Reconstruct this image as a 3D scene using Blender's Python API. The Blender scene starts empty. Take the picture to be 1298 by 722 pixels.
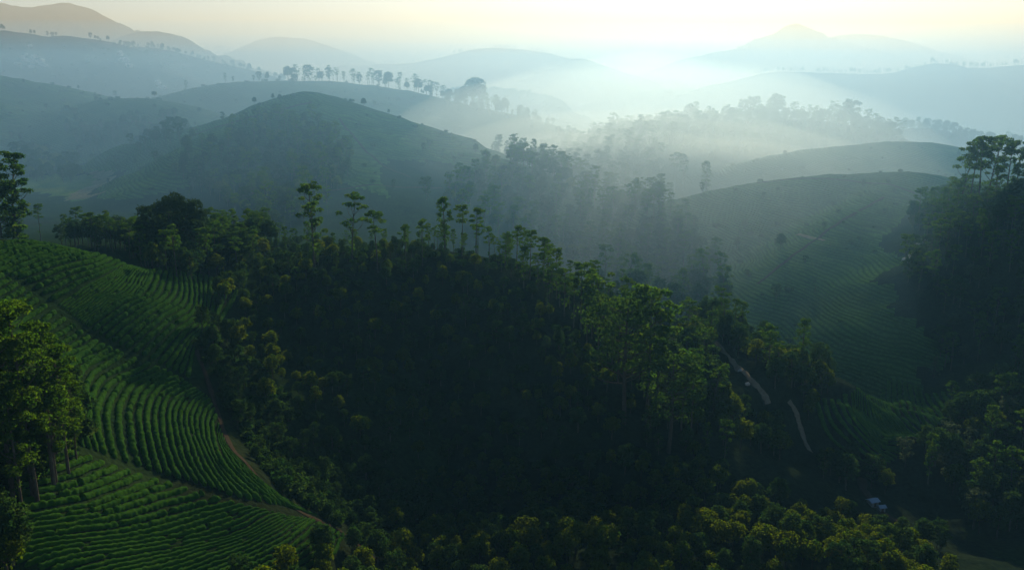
import bpy, math, random
import numpy as np
from mathutils import Vector
random.seed(7)
rng = np.random.default_rng(7)
S = bpy.context.scene
COL = S.collection
R = math.radians

# ------------------------------------------------------------------ camera
CZ = 150.0                      # height of the viewpoint above datum
FPX = 1124.0                    # focal length in photo pixels (1298 wide)
PITCH = R(13.3)
cam = bpy.data.objects.new('camera', bpy.data.cameras.new('camera'))
COL.objects.link(cam)
cam.location = (0, 0, CZ)
cam.rotation_euler = (R(90) - PITCH, 0, 0)
cam.data.sensor_fit = 'HORIZONTAL'
cam.data.sensor_width = 36.0
cam.data.lens = 36.0 * FPX / 1298.0
cam.data.clip_start = 0.5
cam.data.clip_end = 30000
S.camera = cam

# ------------------------------------------------------------------ light
SUN_AZ, SUN_EL = R(12.0), R(18.5)
w = bpy.data.worlds.new('World'); S.world = w; w.use_nodes = True
nt = w.node_tree
for n in list(nt.nodes): nt.nodes.remove(n)
sky = nt.nodes.new('ShaderNodeTexSky'); sky.sky_type = 'NISHITA'; sky.sun_disc = False
sky.sun_elevation = SUN_EL; sky.sun_rotation = SUN_AZ
sky.air_density = 1.0; sky.dust_density = 0.8; sky.ozone_density = 2.5; sky.altitude = 1200
bg = nt.nodes.new('ShaderNodeBackground'); bg.inputs['Strength'].default_value = 0.05
wo = nt.nodes.new('ShaderNodeOutputWorld')
nt.links.new(sky.outputs[0], bg.inputs[0]); nt.links.new(bg.outputs[0], wo.inputs[0])

sun = bpy.data.objects.new('sun', bpy.data.lights.new('sun', 'SUN'))
COL.objects.link(sun)
sun.data.energy = 5.0; sun.data.angle = R(0.5); sun.data.color = (1.0, 0.82, 0.55)
sd = Vector((math.sin(SUN_AZ)*math.cos(SUN_EL), math.cos(SUN_AZ)*math.cos(SUN_EL), math.sin(SUN_EL)))
sun.rotation_euler = sd.to_track_quat('Z', 'Y').to_euler()
sun.location = sd * 500
S.view_settings.view_transform = 'Standard'; S.view_settings.look = 'None'
S.view_settings.exposure = 1.2; S.view_settings.gamma = 1.0
HAZE_DENS = 0.00012
S.cycles.max_bounces = 5; S.cycles.diffuse_bounces = 2; S.cycles.glossy_bounces = 1
S.cycles.transmission_bounces = 3; S.cycles.transparent_max_bounces = 8; S.cycles.volume_bounces = 1
S.cycles.use_denoising = True

# ------------------------------------------------------------------ helpers
def ray(px, py):
    u = (px - 649.0) / FPX; v = (361.0 - py) / FPX
    Y = math.cos(PITCH) + v * math.sin(PITCH)
    Z = -math.sin(PITCH) + v * math.cos(PITCH)
    return u / Y, Z / Y
def at(px, py, D):
    a, b = ray(px, py)
    return np.array((a * D, D, CZ + b * D))
def project(P):
    P = np.atleast_2d(P); x = P[:, 0]; y = P[:, 1]; z = P[:, 2] - CZ
    c, s = math.cos(PITCH), math.sin(PITCH)
    f = y * c - z * s; up = y * s + z * c
    f = np.maximum(f, 1e-3)
    return 649 + FPX * x / f, 361 - FPX * up / f
def inpoly(x, y, poly):
    x = np.asarray(x); y = np.asarray(y); r = np.zeros(x.shape, bool)
    n = len(poly); j = n - 1
    for i in range(n):
        xi, yi = poly[i]; xj, yj = poly[j]
        c = ((yi > y) != (yj > y)) & (x < (xj - xi) * (y - yi) / ((yj - yi) + 1e-12) + xi)
        r ^= c; j = i
    return r
def hash2(ix, iy, seed):
    n = (ix.astype(np.int64) * 374761393 + iy.astype(np.int64) * 668265263 + seed * 974634777) & 0xffffffff
    n = ((n ^ (n >> 13)) * 1274126177) & 0xffffffff
    return ((n ^ (n >> 16)) & 0xffff) / 65535.0
def vnoise(x, y, seed=0):
    x = np.asarray(x, float); y = np.asarray(y, float)
    ix = np.floor(x); iy = np.floor(y); fx = x - ix; fy = y - iy
    fx = fx*fx*fx*(fx*(fx*6-15)+10); fy = fy*fy*fy*(fy*(fy*6-15)+10)
    a = hash2(ix, iy, seed); b = hash2(ix+1, iy, seed); c = hash2(ix, iy+1, seed); d = hash2(ix+1, iy+1, seed)
    return (a*(1-fx)+b*fx)*(1-fy) + (c*(1-fx)+d*fx)*fy
def fbm(x, y, o=4, seed=0):
    t = 0; a = .5; f = 1.0
    for k in range(o):
        t = t + a * (vnoise(x*f + 17.3*k, y*f - 9.1*k, seed + k) - .5) * 2; a *= .5; f *= 2.03
    return t
def catmull(P, n=6):
    P = np.asarray(P, float); out = []
    Q = np.vstack([2*P[0]-P[1], P, 2*P[-1]-P[-2]])
    for i in range(1, len(Q)-2):
        p0, p1, p2, p3 = Q[i-1], Q[i], Q[i+1], Q[i+2]
        for k in range(n):
            t = k / n
            out.append(.5*((2*p1)+(-p0+p2)*t+(2*p0-5*p1+4*p2-p3)*t*t+(-p0+3*p1-3*p2+p3)*t**3))
    out.append(P[-1]); return np.array(out)
def tag(o, label=None, cat=None, group=None, kind=None):
    if label: o['label'] = label
    if cat: o['category'] = cat
    if group: o['group'] = group
    if kind: o['kind'] = kind
    return o
def mesh_np(name, V, F, mats=(), smooth=True, matidx=None):
    V = np.asarray(V, np.float32); F = np.asarray(F, np.int32)
    me = bpy.data.meshes.new(name)
    me.vertices.add(len(V)); me.vertices.foreach_set('co', V.ravel())
    k = F.shape[1]
    me.loops.add(F.size); me.loops.foreach_set('vertex_index', F.ravel())
    me.polygons.add(len(F)); me.polygons.foreach_set('loop_start', np.arange(0, F.size, k, dtype=np.int32))
    me.polygons.foreach_set('loop_total', np.full(len(F), k, np.int32))
    me.polygons.foreach_set('use_smooth', np.full(len(F), smooth, bool))
    for m in mats: me.materials.append(m)
    if matidx is not None: me.polygons.foreach_set('material_index', np.asarray(matidx, np.int32))
    me.update(calc_edges=True); me.validate()
    return me
def link(name, me, parent=None):
    o = bpy.data.objects.new(name, me); COL.objects.link(o)
    if parent: o.parent = parent
    return o

# ------------------------------------------------------------------ terrain
def _floor_ctl():
    C = [ # px, py, distance
     (0,300,205),(60,306,215),(100,315,225),(200,342,240),(260,355,247),(300,367,250),
     (0,420,165),(50,500,140),(50,700,105),(-120,500,120),(-120,330,170),(200,700,118),(200,600,142),(200,520,166),(120,430,185),
     (400,700,140),(400,655,152),(300,580,152),(250,440,195),(290,390,232),(330,640,140),
     (375,560,185),(350,450,222),(450,640,176),(450,500,212),(560,600,202),(560,700,168),(700,620,207),(700,720,172),
     (900,600,228),(900,720,182),(1100,640,232),(1100,720,195),(1298,720,180),(1298,600,225),(1450,600,220),
     (1015,540,290),(940,470,350),(1200,560,255),(1050,505,305),(1120,488,305),(1180,495,290),(1250,480,270),(1000,480,335),(870,430,385),(800,380,430),
     (740,320,500),(700,280,560),(720,240,700),(760,205,900),
     (80,235,550),(30,215,640),(-100,215,640),(350,290,385),(200,262,450),(430,290,385),(520,285,400),(600,290,420),(660,300,450)]
    P = [at(*c) for c in C]
    P += [np.array(p) for p in (
        (-110,255,95),(-70,285,91),(-20,320,78),(-140,230,98),(-180,330,90),
        (40,300,55),(50,340,44),(10,340,60),(78,340,36),(60,385,38),(20,400,52),
        (-300,450,85),(-500,700,75),(0,560,80),(300,450,45),(500,700,40),
        (0,1400,35),(-700,1400,30),(700,1400,30),(1500,1400,30),(-1500,1400,40),
        (0,3500,20),(2500,3500,20),(-2500,3500,20),(0,7000,20),(4500,6000,20),(-4500,6000,20),
        (0,60,50),(100,60,35),(-100,60,60),(0,120,48),(150,120,30),(-180,100,80))]
    return np.array(P)
_fc = _floor_ctl()
def _lp(x, y):
    r = np.hypot(x, y); return np.arctan2(x, y) * 1.0, np.log(r)
_fu, _fv = _lp(_fc[:, 0], _fc[:, 1])
def _tps(d2): return np.where(d2 > 1e-12, .5 * d2 * np.log(np.maximum(d2, 1e-12)), 0)
def _fit():
    n = len(_fc); A = np.zeros((n+3, n+3))
    A[:n, :n] = _tps((_fu[:, None]-_fu)**2 + (_fv[:, None]-_fv)**2) + np.eye(n) * 2e-4
    A[:n, n] = 1; A[:n, n+1] = _fu; A[:n, n+2] = _fv; A[n:, :n] = A[:n, n:].T
    return np.linalg.solve(A, np.concatenate([_fc[:, 2], [0, 0, 0]]))
_fwt = _fit()
def floor_h(x, y):
    u, v = _lp(x, y); h = _fwt[-3] + _fwt[-2]*u + _fwt[-1]*v
    for i in range(len(_fc)):
        h = h + _fwt[i] * _tps((u-_fu[i])**2 + (v-_fv[i])**2)
    return np.clip(h, 8, 125)

# ridges: name, kind-of-cover, slope near, slope far, rounding, crest points (px, py, distance)
RIDGES = [
 ('forested_hill','forest',.62,.42,14,[(330,385,250),(380,350,262),(430,322,275),(520,316,286),(600,326,282),(660,354,268),(720,408,252),(790,488,230),(850,540,217),(930,580,208)]),
 ('tea_hill','tea',.45,.50,26,[(300,152,640),(345,134,655),(390,121,660),(450,136,650),(530,180,620),(610,197,580),(680,232,540),(715,290,500)]),
 ('tea_hill','tea',0.61,0.63,12,[(390,124,660),(330,150,610),(262,172,560),(215,205,520),(165,240,480)]),
 ('tea_hill','tea',0.61,0.54,10,[(390,124,660),(420,175,560),(455,225,480),(500,262,430)]),
 ('tea_hill','tea',0.43,0.45,40,[(110,140,800),(150,123,810),(205,128,800),(250,150,780),(300,160,700)]),
 ('tea_hill','tea',0.36,0.45,40,[(-160,70,850),(0,96,880),(60,108,880),(125,130,860)]),
 ('tea_hill','tea',0.41,0.45,45,[(235,130,930),(270,109,950),(315,103,960),(370,106,950),(440,125,900)]),
 ('tea_hill','tea',0.43,0.45,40,[(360,102,1020),(420,102,1020),(500,112,1000),(570,130,980),(630,142,960),(680,166,930),(715,205,860)]),
 ('rocky_hill','scrub',0.48,0.52,50,[(-200,25,1250),(0,38,1300),(50,44,1320),(85,42,1330),(125,50,1330),(150,66,1320)]),
 ('rocky_hill','scrub',0.48,0.52,40,[(140,60,1500),(175,57,1480),(230,70,1420),(290,82,1400),(345,97,1380),(385,108,1360)]),
 ('forested_hill','forest',0.43,0.45,20,[(590,116,1500),(640,118,1480),(680,126,1450),(697,142,1430)]),
 ('tea_hill','tea',0.43,0.45,25,[(660,142,1250),(695,148,1250),(735,170,1200)]),
 ('forested_hill','forest',0.36,0.45,25,[(700,235,760),(760,185,860),(800,172,900),(850,160,950),(905,158,980)]),
 ('forested_hill','forest',0.49,0.45,25,[(825,178,780),(880,160,840),(960,150,900),(1040,152,900),(1100,163,880),(1128,185,850)]),
 ('tea_hill','tea',0.43,0.45,25,[(825,178,780),(790,205,690),(745,245,600),(720,285,540)]),
 ('tea_hill','tea',0.39,0.45,35,[(905,240,620),(960,210,650),(1030,190,670),(1100,181,680),(1150,178,680),(1195,183,670),(1240,200,650)]),
 ('tea_hill','tea',0.58,0.52,16,[(770,300,500),(830,262,500),(900,242,505),(960,230,510),(1040,220,515),(1130,219,515),(1200,226,505),(1260,240,480)]),
 ('forested_hill','forest',0.80,0.60,14,[(1500,210,330),(1380,235,345),(1298,262,362),(1240,268,385),(1200,262,440)]),
 ('tea_hill','tea',0.49,0.51,14,[(1150,222,510),(1085,262,450),(1030,315,400),(975,372,365),(930,405,360)]),
 ('tea_hill','tea',0.55,0.45,14,[(1250,235,480),(1195,285,420),(1140,340,365),(1090,400,330)]),
 ('forested_hill','forest',0.43,0.45,25,[(1100,170,1050),(1165,160,1080),(1195,166,1050),(1230,178,1000),(1298,180,950),(1400,170,950)]),
 ('forested_hill','forest',0.72,0.60,10,[(1330,560,232),(1270,545,240),(1210,562,245),(1160,600,238)]),
 ('wooded_ridge','forest',0.48,0.52,60,[(920,103,1900),(960,96,1950),(990,89,2000),(1040,91,2050),(1090,92,2050),(1130,91,2050),(1165,86,2000),(1190,79,1950),(1215,84,1980),(1260,84,2000),(1298,80,2000),(1500,60,2000)]),
 ('forested_hill','forest',0.29,0.45,20,[(755,128,2100),(790,124,2100),(840,118,2100),(890,122,2000),(930,128,1900)]),
 ('mountain','forest',.62,.6,22,[(-150,-20,2434),(-20,-3,2482),(40,6,2531),(85,2,2531),(125,18,2531),(160,42,2482),(175,55,2434)]),
 ('mountain','forest',.6,.6,25,[(150,50,2242),(180,38,2242),(215,40,2242),(240,55,2222),(270,70,2193),(300,85,2145)]),
 ('mountain','forest',.5,.5,35,[(300,66,4200),(330,50,4200),(365,46,4200),(400,52,4200),(440,70,4200)]),
 ('mountain','forest',.4,.5,25,[(400,92,3300),(440,82,3300),(500,80,3300),(545,74,3300),(590,64,3300),(625,60,3300),(665,62,3300),(720,72,3300),(780,92,3200)]),
 ('mountain','forest',.5,.5,20,[(690,92,2750),(715,82,2750),(735,74,2750),(760,82,2750),(800,95,2700)]),
 ('mountain','forest',.55,.5,5,[(800,96,3435),(850,80,3435),(890,68,3435),(945,60,3482),(975,51,3807),(1011,28,3900),(1040,53,3900),(1075,52,3807),(1150,70,3714),(1240,90,3621)]),
 ('mountain','forest',.5,.5,25,[(1020,50,4420),(1085,42,4505),(1130,48,4420),(1175,60,4335),(1240,78,4250)]),
 ('forested_hill','forest',.28,.5,10,[(460,770,150),(600,737,152),(720,716,155),(880,702,158),(1000,706,158),(1120,724,155),(1250,765,150)]),
]
for r in RIDGES: pass
RP = [catmull([at(*c) for c in r[5]], 4) for r in RIDGES]
for r, P in zip(RIDGES, RP):          # broken crest lines on the far ranges
    if r[0] in ('mountain', 'wooded_ridge', 'rocky_hill'):
        P[:, 2] += fbm(P[:, 0]/90, P[:, 1]/90+3, 3, 77)*(9 if r[0] == 'mountain' else 5)

def heights(x, y):
    D = np.hypot(x, y)
    hs = [floor_h(x, y)]
    for r, P in zip(RIDGES, RP):
        an, af, rd = r[2], r[3], r[4]
        zmax = P[:, 2].max(); reach = (zmax + 30) / min(an, af) + rd * 2
        m = (x > P[:, 0].min()-reach) & (x < P[:, 0].max()+reach) & (y > P[:, 1].min()-reach) & (y < P[:, 1].max()+reach)
        h = np.full(x.shape, -60.0)
        if m.any():
            xs = x[m]; ys = y[m]; ds = D[m]
            sc = np.clip(rd*3.0, 36, 220)
            g = fbm(xs/sc, ys/sc, 4, 3)           # gullies and shoulders on the flanks
            b = np.full(xs.shape, -1e9)
            for k in range(len(P)-1):
                ax, ay, az = P[k]; ex, ey, ez = P[k+1]-P[k]
                t = np.clip(((xs-ax)*ex + (ys-ay)*ey) / (ex*ex+ey*ey+1e-9), 0, 1)
                qx = ax+ex*t; qy = ay+ey*t
                d = np.hypot(xs-qx, ys-qy); q = np.hypot(qx, qy)
                s = np.clip((ds - q) / (d + rd), -1, 1)
                a = an*(1-s)/2 + af*(1+s)/2
                dd = np.sqrt(d*d + rd*rd) - rd
                b = np.maximum(b, az+ez*t - a*dd*(1 + .5*g*np.clip(d/(2.5*rd), 0, 1)))
            h[m] = b
        hs.append(h)
    H = np.array(hs)
    k = np.clip(D*.007, 2.0, 16)
    M = H.max(0)
    h = M + k*np.log(np.exp((H-M)/k).sum(0)) - k*.25
    h = h + fbm(x/14, y/14, 3, 11)*np.clip((D-200)*.004, .35, 1.5)*.8
    return h, H.argmax(0)

NA, NR = 660, 600
TH0, TH1 = R(-52), R(52); LR0, LR1 = math.log(58), math.log(7000)
_th = np.linspace(TH0, TH1, NA); _lr = np.linspace(LR0, LR1, NR)
_T, _L = np.meshgrid(_th, _lr)
GX = np.exp(_L)*np.sin(_T); GY = np.exp(_L)*np.cos(_T)
GH, GI = heights(GX.ravel(), GY.ravel())
GH = GH.reshape(NR, NA); GI = GI.reshape(NR, NA)

def ground(x, y):
    x = np.asarray(x, float); y = np.asarray(y, float)
    a = (np.arctan2(x, y)-TH0)/(TH1-TH0)*(NA-1); b = (np.log(np.hypot(x, y))-LR0)/(LR1-LR0)*(NR-1)
    a = np.clip(a, 0, NA-1.001); b = np.clip(b, 0, NR-1.001)
    i = a.astype(int); j = b.astype(int); fa = a-i; fb = b-j
    return (GH[j, i]*(1-fa)+GH[j, i+1]*fa)*(1-fb) + (GH[j+1, i]*(1-fa)+GH[j+1, i+1]*fa)*fb
def hill_at(x, y):
    a = (np.arctan2(x, y)-TH0)/(TH1-TH0)*(NA-1); b = (np.log(np.hypot(x, y))-LR0)/(LR1-LR0)*(NR-1)
    return GI[np.clip(np.rint(b), 0, NR-1).astype(int), np.clip(np.rint(a), 0, NA-1).astype(int)]
def hit(px, py, d0=70, d1=6500):
    """first ground point along the line of sight of a photo pixel"""
    a, b = ray(px, py)
    D = np.exp(np.linspace(math.log(d0), math.log(d1), 1500))
    X = a*D; Z = CZ + b*D; g = ground(X, D)
    k = np.nonzero(Z < g)[0]
    if len(k) == 0: return None
    k = max(k[0], 1); t = (Z[k-1]-g[k-1])/((Z[k-1]-g[k-1])-(Z[k]-g[k]))
    d = D[k-1]+(D[k]-D[k-1])*t
    return np.array((a*d, d, ground(a*d, d)))
# ------------------------------------------------------------------ materials
def new_mat(name):
    m = bpy.data.materials.new(name); m.use_nodes = True
    t = m.node_tree
    for n in list(t.nodes): t.nodes.remove(n)
    return m, t
def N(t, typ, **kw):
    n = t.nodes.new(typ)
    for k, v in kw.items():
        if k in n.inputs.keys() if hasattr(n.inputs, 'keys') else False: n.inputs[k].default_value = v
        else: setattr(n, k, v)
    return n
def ramp(t, fac, stops):
    r = t.nodes.new('ShaderNodeValToRGB'); e = r.color_ramp.elements
    while len(e) < len(stops): e.new(.5)
    for el, (p, c) in zip(e, stops): el.position = p; el.color = (*c, 1)
    t.links.new(fac, r.inputs[0]); return r.outputs[0]
def noise(t, vec, scale, detail=3, rough=.6):
    n = t.nodes.new('ShaderNodeTexNoise'); n.inputs['Scale'].default_value = scale
    n.inputs['Detail'].default_value = detail; n.inputs['Roughness'].default_value = rough
    t.links.new(vec, n.inputs['Vector']); return n.outputs['Fac']
def mixc(t, fac, a, b):
    m = t.nodes.new('ShaderNodeMix'); m.data_type = 'RGBA'
    if isinstance(fac, float): m.inputs[0].default_value = fac
    else: t.links.new(fac, m.inputs[0])
    for s, v in ((m.inputs[6], a), (m.inputs[7], b)):
        if isinstance(v, tuple): s.default_value = (*v, 1)
        else: t.links.new(v, s)
    return m.outputs[2]
def math_n(t, op, a, b=None):
    m = t.nodes.new('ShaderNodeMath'); m.operation = op
    for s, v in ((m.inputs[0], a), (m.inputs[1], b)):
        if v is None: continue
        if isinstance(v, (int, float)): s.default_value = v
        else: t.links.new(v, s)
    return m.outputs[0]
def finish(t, col, rough=.85, bump=None, bdist=.3, trans=0.0, spec=.3):
    """matt earth, bark and leaves; leaves also let light through (trans)"""
    p = t.nodes.new('ShaderNodeBsdfDiffuse'); o = t.nodes.new('ShaderNodeOutputMaterial')
    p.inputs['Roughness'].default_value = .4
    t.links.new(col, p.inputs['Color'])
    if bump is not None:
        b = t.nodes.new('ShaderNodeBump'); b.inputs['Distance'].default_value = bdist
        t.links.new(bump, b.inputs['Height']); t.links.new(b.outputs[0], p.inputs['Normal'])
    if trans > 0:
        tr = t.nodes.new('ShaderNodeBsdfTranslucent')
        h = t.nodes.new('ShaderNodeHueSaturation'); h.inputs['Hue'].default_value = .49
        h.inputs['Saturation'].default_value = 1.15; h.inputs['Value'].default_value = 1.7
        t.links.new(col, h.inputs['Color']); t.links.new(h.outputs[0], tr.inputs[0])
        mx = t.nodes.new('ShaderNodeMixShader'); mx.inputs[0].default_value = trans
        t.links.new(p.outputs[0], mx.inputs[1]); t.links.new(tr.outputs[0], mx.inputs[2])
        t.links.new(mx.outputs[0], o.inputs[0])
    else: t.links.new(p.outputs[0], o.inputs[0])
def geo_pos(t):
    g = t.nodes.new('ShaderNodeNewGeometry'); return g.outputs['Position']
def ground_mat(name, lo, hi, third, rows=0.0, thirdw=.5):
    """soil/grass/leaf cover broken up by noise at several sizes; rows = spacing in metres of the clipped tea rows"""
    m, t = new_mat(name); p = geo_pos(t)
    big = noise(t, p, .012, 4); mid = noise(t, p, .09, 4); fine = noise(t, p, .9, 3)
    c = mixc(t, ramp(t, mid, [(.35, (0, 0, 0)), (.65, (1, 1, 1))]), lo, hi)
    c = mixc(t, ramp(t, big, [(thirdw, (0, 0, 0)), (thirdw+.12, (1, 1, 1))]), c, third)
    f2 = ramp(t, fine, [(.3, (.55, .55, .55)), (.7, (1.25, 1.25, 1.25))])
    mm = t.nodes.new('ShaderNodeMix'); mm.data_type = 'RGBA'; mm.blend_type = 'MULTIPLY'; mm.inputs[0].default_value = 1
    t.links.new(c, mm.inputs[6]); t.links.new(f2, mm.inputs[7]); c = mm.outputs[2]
    bump = math_n(t, 'MULTIPLY', fine, .6)
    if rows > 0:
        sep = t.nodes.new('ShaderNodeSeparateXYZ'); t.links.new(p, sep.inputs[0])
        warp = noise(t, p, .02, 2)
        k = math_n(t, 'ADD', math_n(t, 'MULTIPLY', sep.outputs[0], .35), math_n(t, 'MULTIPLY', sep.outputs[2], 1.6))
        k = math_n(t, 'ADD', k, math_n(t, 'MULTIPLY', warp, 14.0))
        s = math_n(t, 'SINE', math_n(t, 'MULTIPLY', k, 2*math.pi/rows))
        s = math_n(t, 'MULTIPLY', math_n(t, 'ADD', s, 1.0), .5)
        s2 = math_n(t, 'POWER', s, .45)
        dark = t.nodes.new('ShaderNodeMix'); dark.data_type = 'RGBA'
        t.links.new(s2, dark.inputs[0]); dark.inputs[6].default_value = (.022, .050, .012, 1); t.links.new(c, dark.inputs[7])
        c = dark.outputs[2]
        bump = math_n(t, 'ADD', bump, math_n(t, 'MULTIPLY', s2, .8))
    finish(t, c, 1.0, bump, .55 if rows else .5, spec=.03)
    return m
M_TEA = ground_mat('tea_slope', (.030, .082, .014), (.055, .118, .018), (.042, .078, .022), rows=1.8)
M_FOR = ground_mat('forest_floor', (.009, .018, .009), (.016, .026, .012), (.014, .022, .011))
M_SCR = ground_mat('scrub_slope', (.040, .050, .024), (.065, .068, .034), (.095, .082, .055), thirdw=.56)
M_FLR = ground_mat('valley_floor', (.010, .024, .008), (.018, .038, .010), (.016, .024, .010))
COVER = {'forest': M_FOR, 'tea': M_TEA, 'scrub': M_SCR}

# ------------------------------------------------------------------ terrain objects, one per hill
idx = np.arange(NR*NA).reshape(NR, NA)
Q = np.stack([idx[:-1, :-1], idx[1:, :-1], idx[1:, 1:], idx[:-1, 1:]], -1).reshape(-1, 4)[:, ::-1]
VV = np.stack([GX.ravel(), GY.ravel(), GH.ravel()], -1)
# normals of the whole sheet so that neighbouring hills join without a seam
du = np.stack([np.gradient(GX, axis=0), np.gradient(GY, axis=0), np.gradient(GH, axis=0)], -1)
dv = np.stack([np.gradient(GX, axis=1), np.gradient(GY, axis=1), np.gradient(GH, axis=1)], -1)
NN = np.cross(dv, du); NN /= np.linalg.norm(NN, axis=-1, keepdims=True)
NN *= np.sign(NN[..., 2:3]); NN = NN.reshape(-1, 3)
own = GI[:-1, :-1].ravel()
HILL_LABEL = {
 1:'dark forested hill in the middle, its spur running down to the right', 2:'smooth tea hill left of centre behind the forested hill',
 3:'sunlit tea ridge sloping down left to the green meadow', 4:'tea shoulder falling towards the tall trees left of centre',
 5:'rounded green tea dome at the far left above the meadow', 6:'pale tea slopes at the left edge below the rocky hill',
 7:'low domed hill behind the tea dome on the left', 8:'misty long hill with a line of trees along its crest',
 9:'big rocky hill at the upper left with bare pale rock', 10:'wooded shoulder running right from the rocky hill',
 11:'small wooded hill standing in the fog beyond the misty hill', 12:'small pale hillock above the fog by the valley mouth',
 13:'misty wooded slope in the centre of the valley', 14:'misty wooded hill with tall trees below the fog, right of centre',
 15:'pale tea slope below the misty wooded hill', 16:'upper smooth tea hill on the right with a rounded crest',
 17:'lower broad tea hill on the right in shade', 18:'dark wooded hill at the right edge', 19:'tea spur with a sunlit comb of rows on the right',
 20:'tea spur below the wooded hill at the right edge', 21:'hazy wooded hill behind the upper right tea hill',
 22:'wooded knoll at the lower right', 23:'long blue hazy ridge across the right under the peaks', 24:'low wooded rise half lost in the bright fog',
 25:'tallest pale blue mountain at the upper left corner', 26:'rounded pale mountain beside the upper left peaks',
 27:'faint distant mountain left of centre', 28:'long faint mountain range in the centre distance', 29:'faint cone of a mountain in the centre distance',
 32:'low wooded rise across the bottom of the picture', 30:'pointed pale mountain at the upper right', 31:'faintest mountain behind the pointed peak at the upper right'}
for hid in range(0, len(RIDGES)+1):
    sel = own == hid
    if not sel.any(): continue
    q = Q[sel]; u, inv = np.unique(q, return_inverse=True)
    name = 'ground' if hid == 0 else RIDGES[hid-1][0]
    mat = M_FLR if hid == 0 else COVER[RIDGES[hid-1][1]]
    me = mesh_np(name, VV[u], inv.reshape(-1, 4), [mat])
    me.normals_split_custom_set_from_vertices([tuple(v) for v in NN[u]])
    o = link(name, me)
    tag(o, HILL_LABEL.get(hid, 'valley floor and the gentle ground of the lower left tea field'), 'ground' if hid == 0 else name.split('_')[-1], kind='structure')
# ------------------------------------------------------------------ plant materials
def leaf_mat(name, a, b, c, trans=.38, rough=.6):
    m, t = new_mat(name)
    oi = t.nodes.new('ShaderNodeObjectInfo'); tc = t.nodes.new('ShaderNodeTexCoord')
    n1 = noise(t, tc.outputs['Object'], .55, 2)
    c1 = mixc(t, ramp(t, oi.outputs['Random'], [(.1, (0, 0, 0)), (.9, (1, 1, 1))]), a, b)
    c1 = mixc(t, ramp(t, n1, [(.42, (0, 0, 0)), (.68, (1, 1, 1))]), c1, c)
    finish(t, c1, rough, trans=trans, spec=.08); return m
def bark_mat(name, a, b):
    m, t = new_mat(name); tc = t.nodes.new('ShaderNodeTexCoord')
    mp = t.nodes.new('ShaderNodeMapping'); mp.inputs['Scale'].default_value = (3, 3, .6); t.links.new(tc.outputs['Object'], mp.inputs[0])
    n = noise(t, mp.outputs[0], 2.0, 5, .7); c = mixc(t, ramp(t, n, [(.35, (0, 0, 0)), (.65, (1, 1, 1))]), a, b)
    finish(t, c, .9, n, .05); return m
L_TALL = leaf_mat('silver_oak_leaf', (.020, .058, .010), (.030, .070, .011), (.046, .078, .012), .5)
L_ROUND = leaf_mat('young_tree_leaf', (.026, .060, .008), (.044, .070, .008), (.062, .080, .010), .5)
L_DARK = leaf_mat('dark_tree_leaf', (.012, .030, .011), (.018, .036, .012), (.024, .044, .014), .2)
L_SHRUB = leaf_mat('shrub_leaf', (.013, .038, .010), (.020, .046, .011), (.030, .052, .014), .4)
L_GREY = leaf_mat('grey_tree_leaf', (.030, .052, .024), (.040, .060, .028), (.050, .066, .034), .35)
B_BARK = bark_mat('bark', (.045, .038, .028), (.10, .088, .070))
B_DARK = bark_mat('dark_bark', (.035, .028, .020), (.07, .058, .045))

# ------------------------------------------------------------------ plant geometry
class Geo:
    def __init__(s): s.V = []; s.F = []; s.n = 0
    def add(s, V, F): s.V.append(np.asarray(V, float)); s.F.append(np.asarray(F, int)+s.n); s.n += len(V)
    def mesh(s, name, mats, smooth=True): return mesh_np(name, np.vstack(s.V), np.vstack(s.F), mats, smooth)
def tube(g, P, Rr, k=5):
    P = np.asarray(P, float); n = len(P); V = []
    for i in range(n):
        d = P[min(i+1, n-1)]-P[max(i-1, 0)]; d /= np.linalg.norm(d)+1e-9
        a = np.cross(d, (0, 1, 0) if abs(d[1]) < .9 else (1, 0, 0)); a /= np.linalg.norm(a); b = np.cross(d, a)
        for j in range(k):
            t = 2*math.pi*j/k; V.append(P[i]+Rr[i]*(a*math.cos(t)+b*math.sin(t)))
    F = [(i*k+j, i*k+(j+1) % k, (i+1)*k+(j+1) % k, (i+1)*k+j) for i in range(n-1) for j in range(k)]
    g.add(V, F)
def leaves(g, r, c, rad, n, size, shell=.55, up=.35):
    """a tuft of small leaf sprays spread through an ellipsoid, denser towards its skin"""
    d = r.normal(size=(n, 3)); d[:, 2] += up; d /= np.linalg.norm(d, axis=1)[:, None]
    rr = shell + (1-shell)*r.random(n)**.7; rr[r.random(n) < .12] *= 1.18
    p = np.asarray(c) + d*np.asarray(rad)*rr[:, None]
    nn = d + r.normal(size=(n, 3))*.55; nn /= np.linalg.norm(nn, axis=1)[:, None]
    a = np.cross(nn, r.normal(size=(n, 3))); a /= np.linalg.norm(a, axis=1)[:, None]; b = np.cross(nn, a)
    s = size*(.6+.8*r.random(n))[:, None]
    V = np.stack([p-a*s, p-b*s*.55, p+a*s, p+b*s*.55+nn*s*.15], 1).reshape(-1, 3)
    g.add(V, np.arange(4*n).reshape(n, 4))
def limb(wd, r, p0, p1, r0, r1, bend=.12, k=4, seg=4):
    L = np.linalg.norm(np.subtract(p1, p0)); off = r.normal(size=3)*L*bend; off[2] = -abs(off[2])*.6
    P = [np.asarray(p0)*(1-t)+np.asarray(p1)*t+off*math.sin(math.pi*t) for t in np.linspace(0, 1, seg)]
    tube(wd, P, np.linspace(r0, r1, seg), k)
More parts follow.
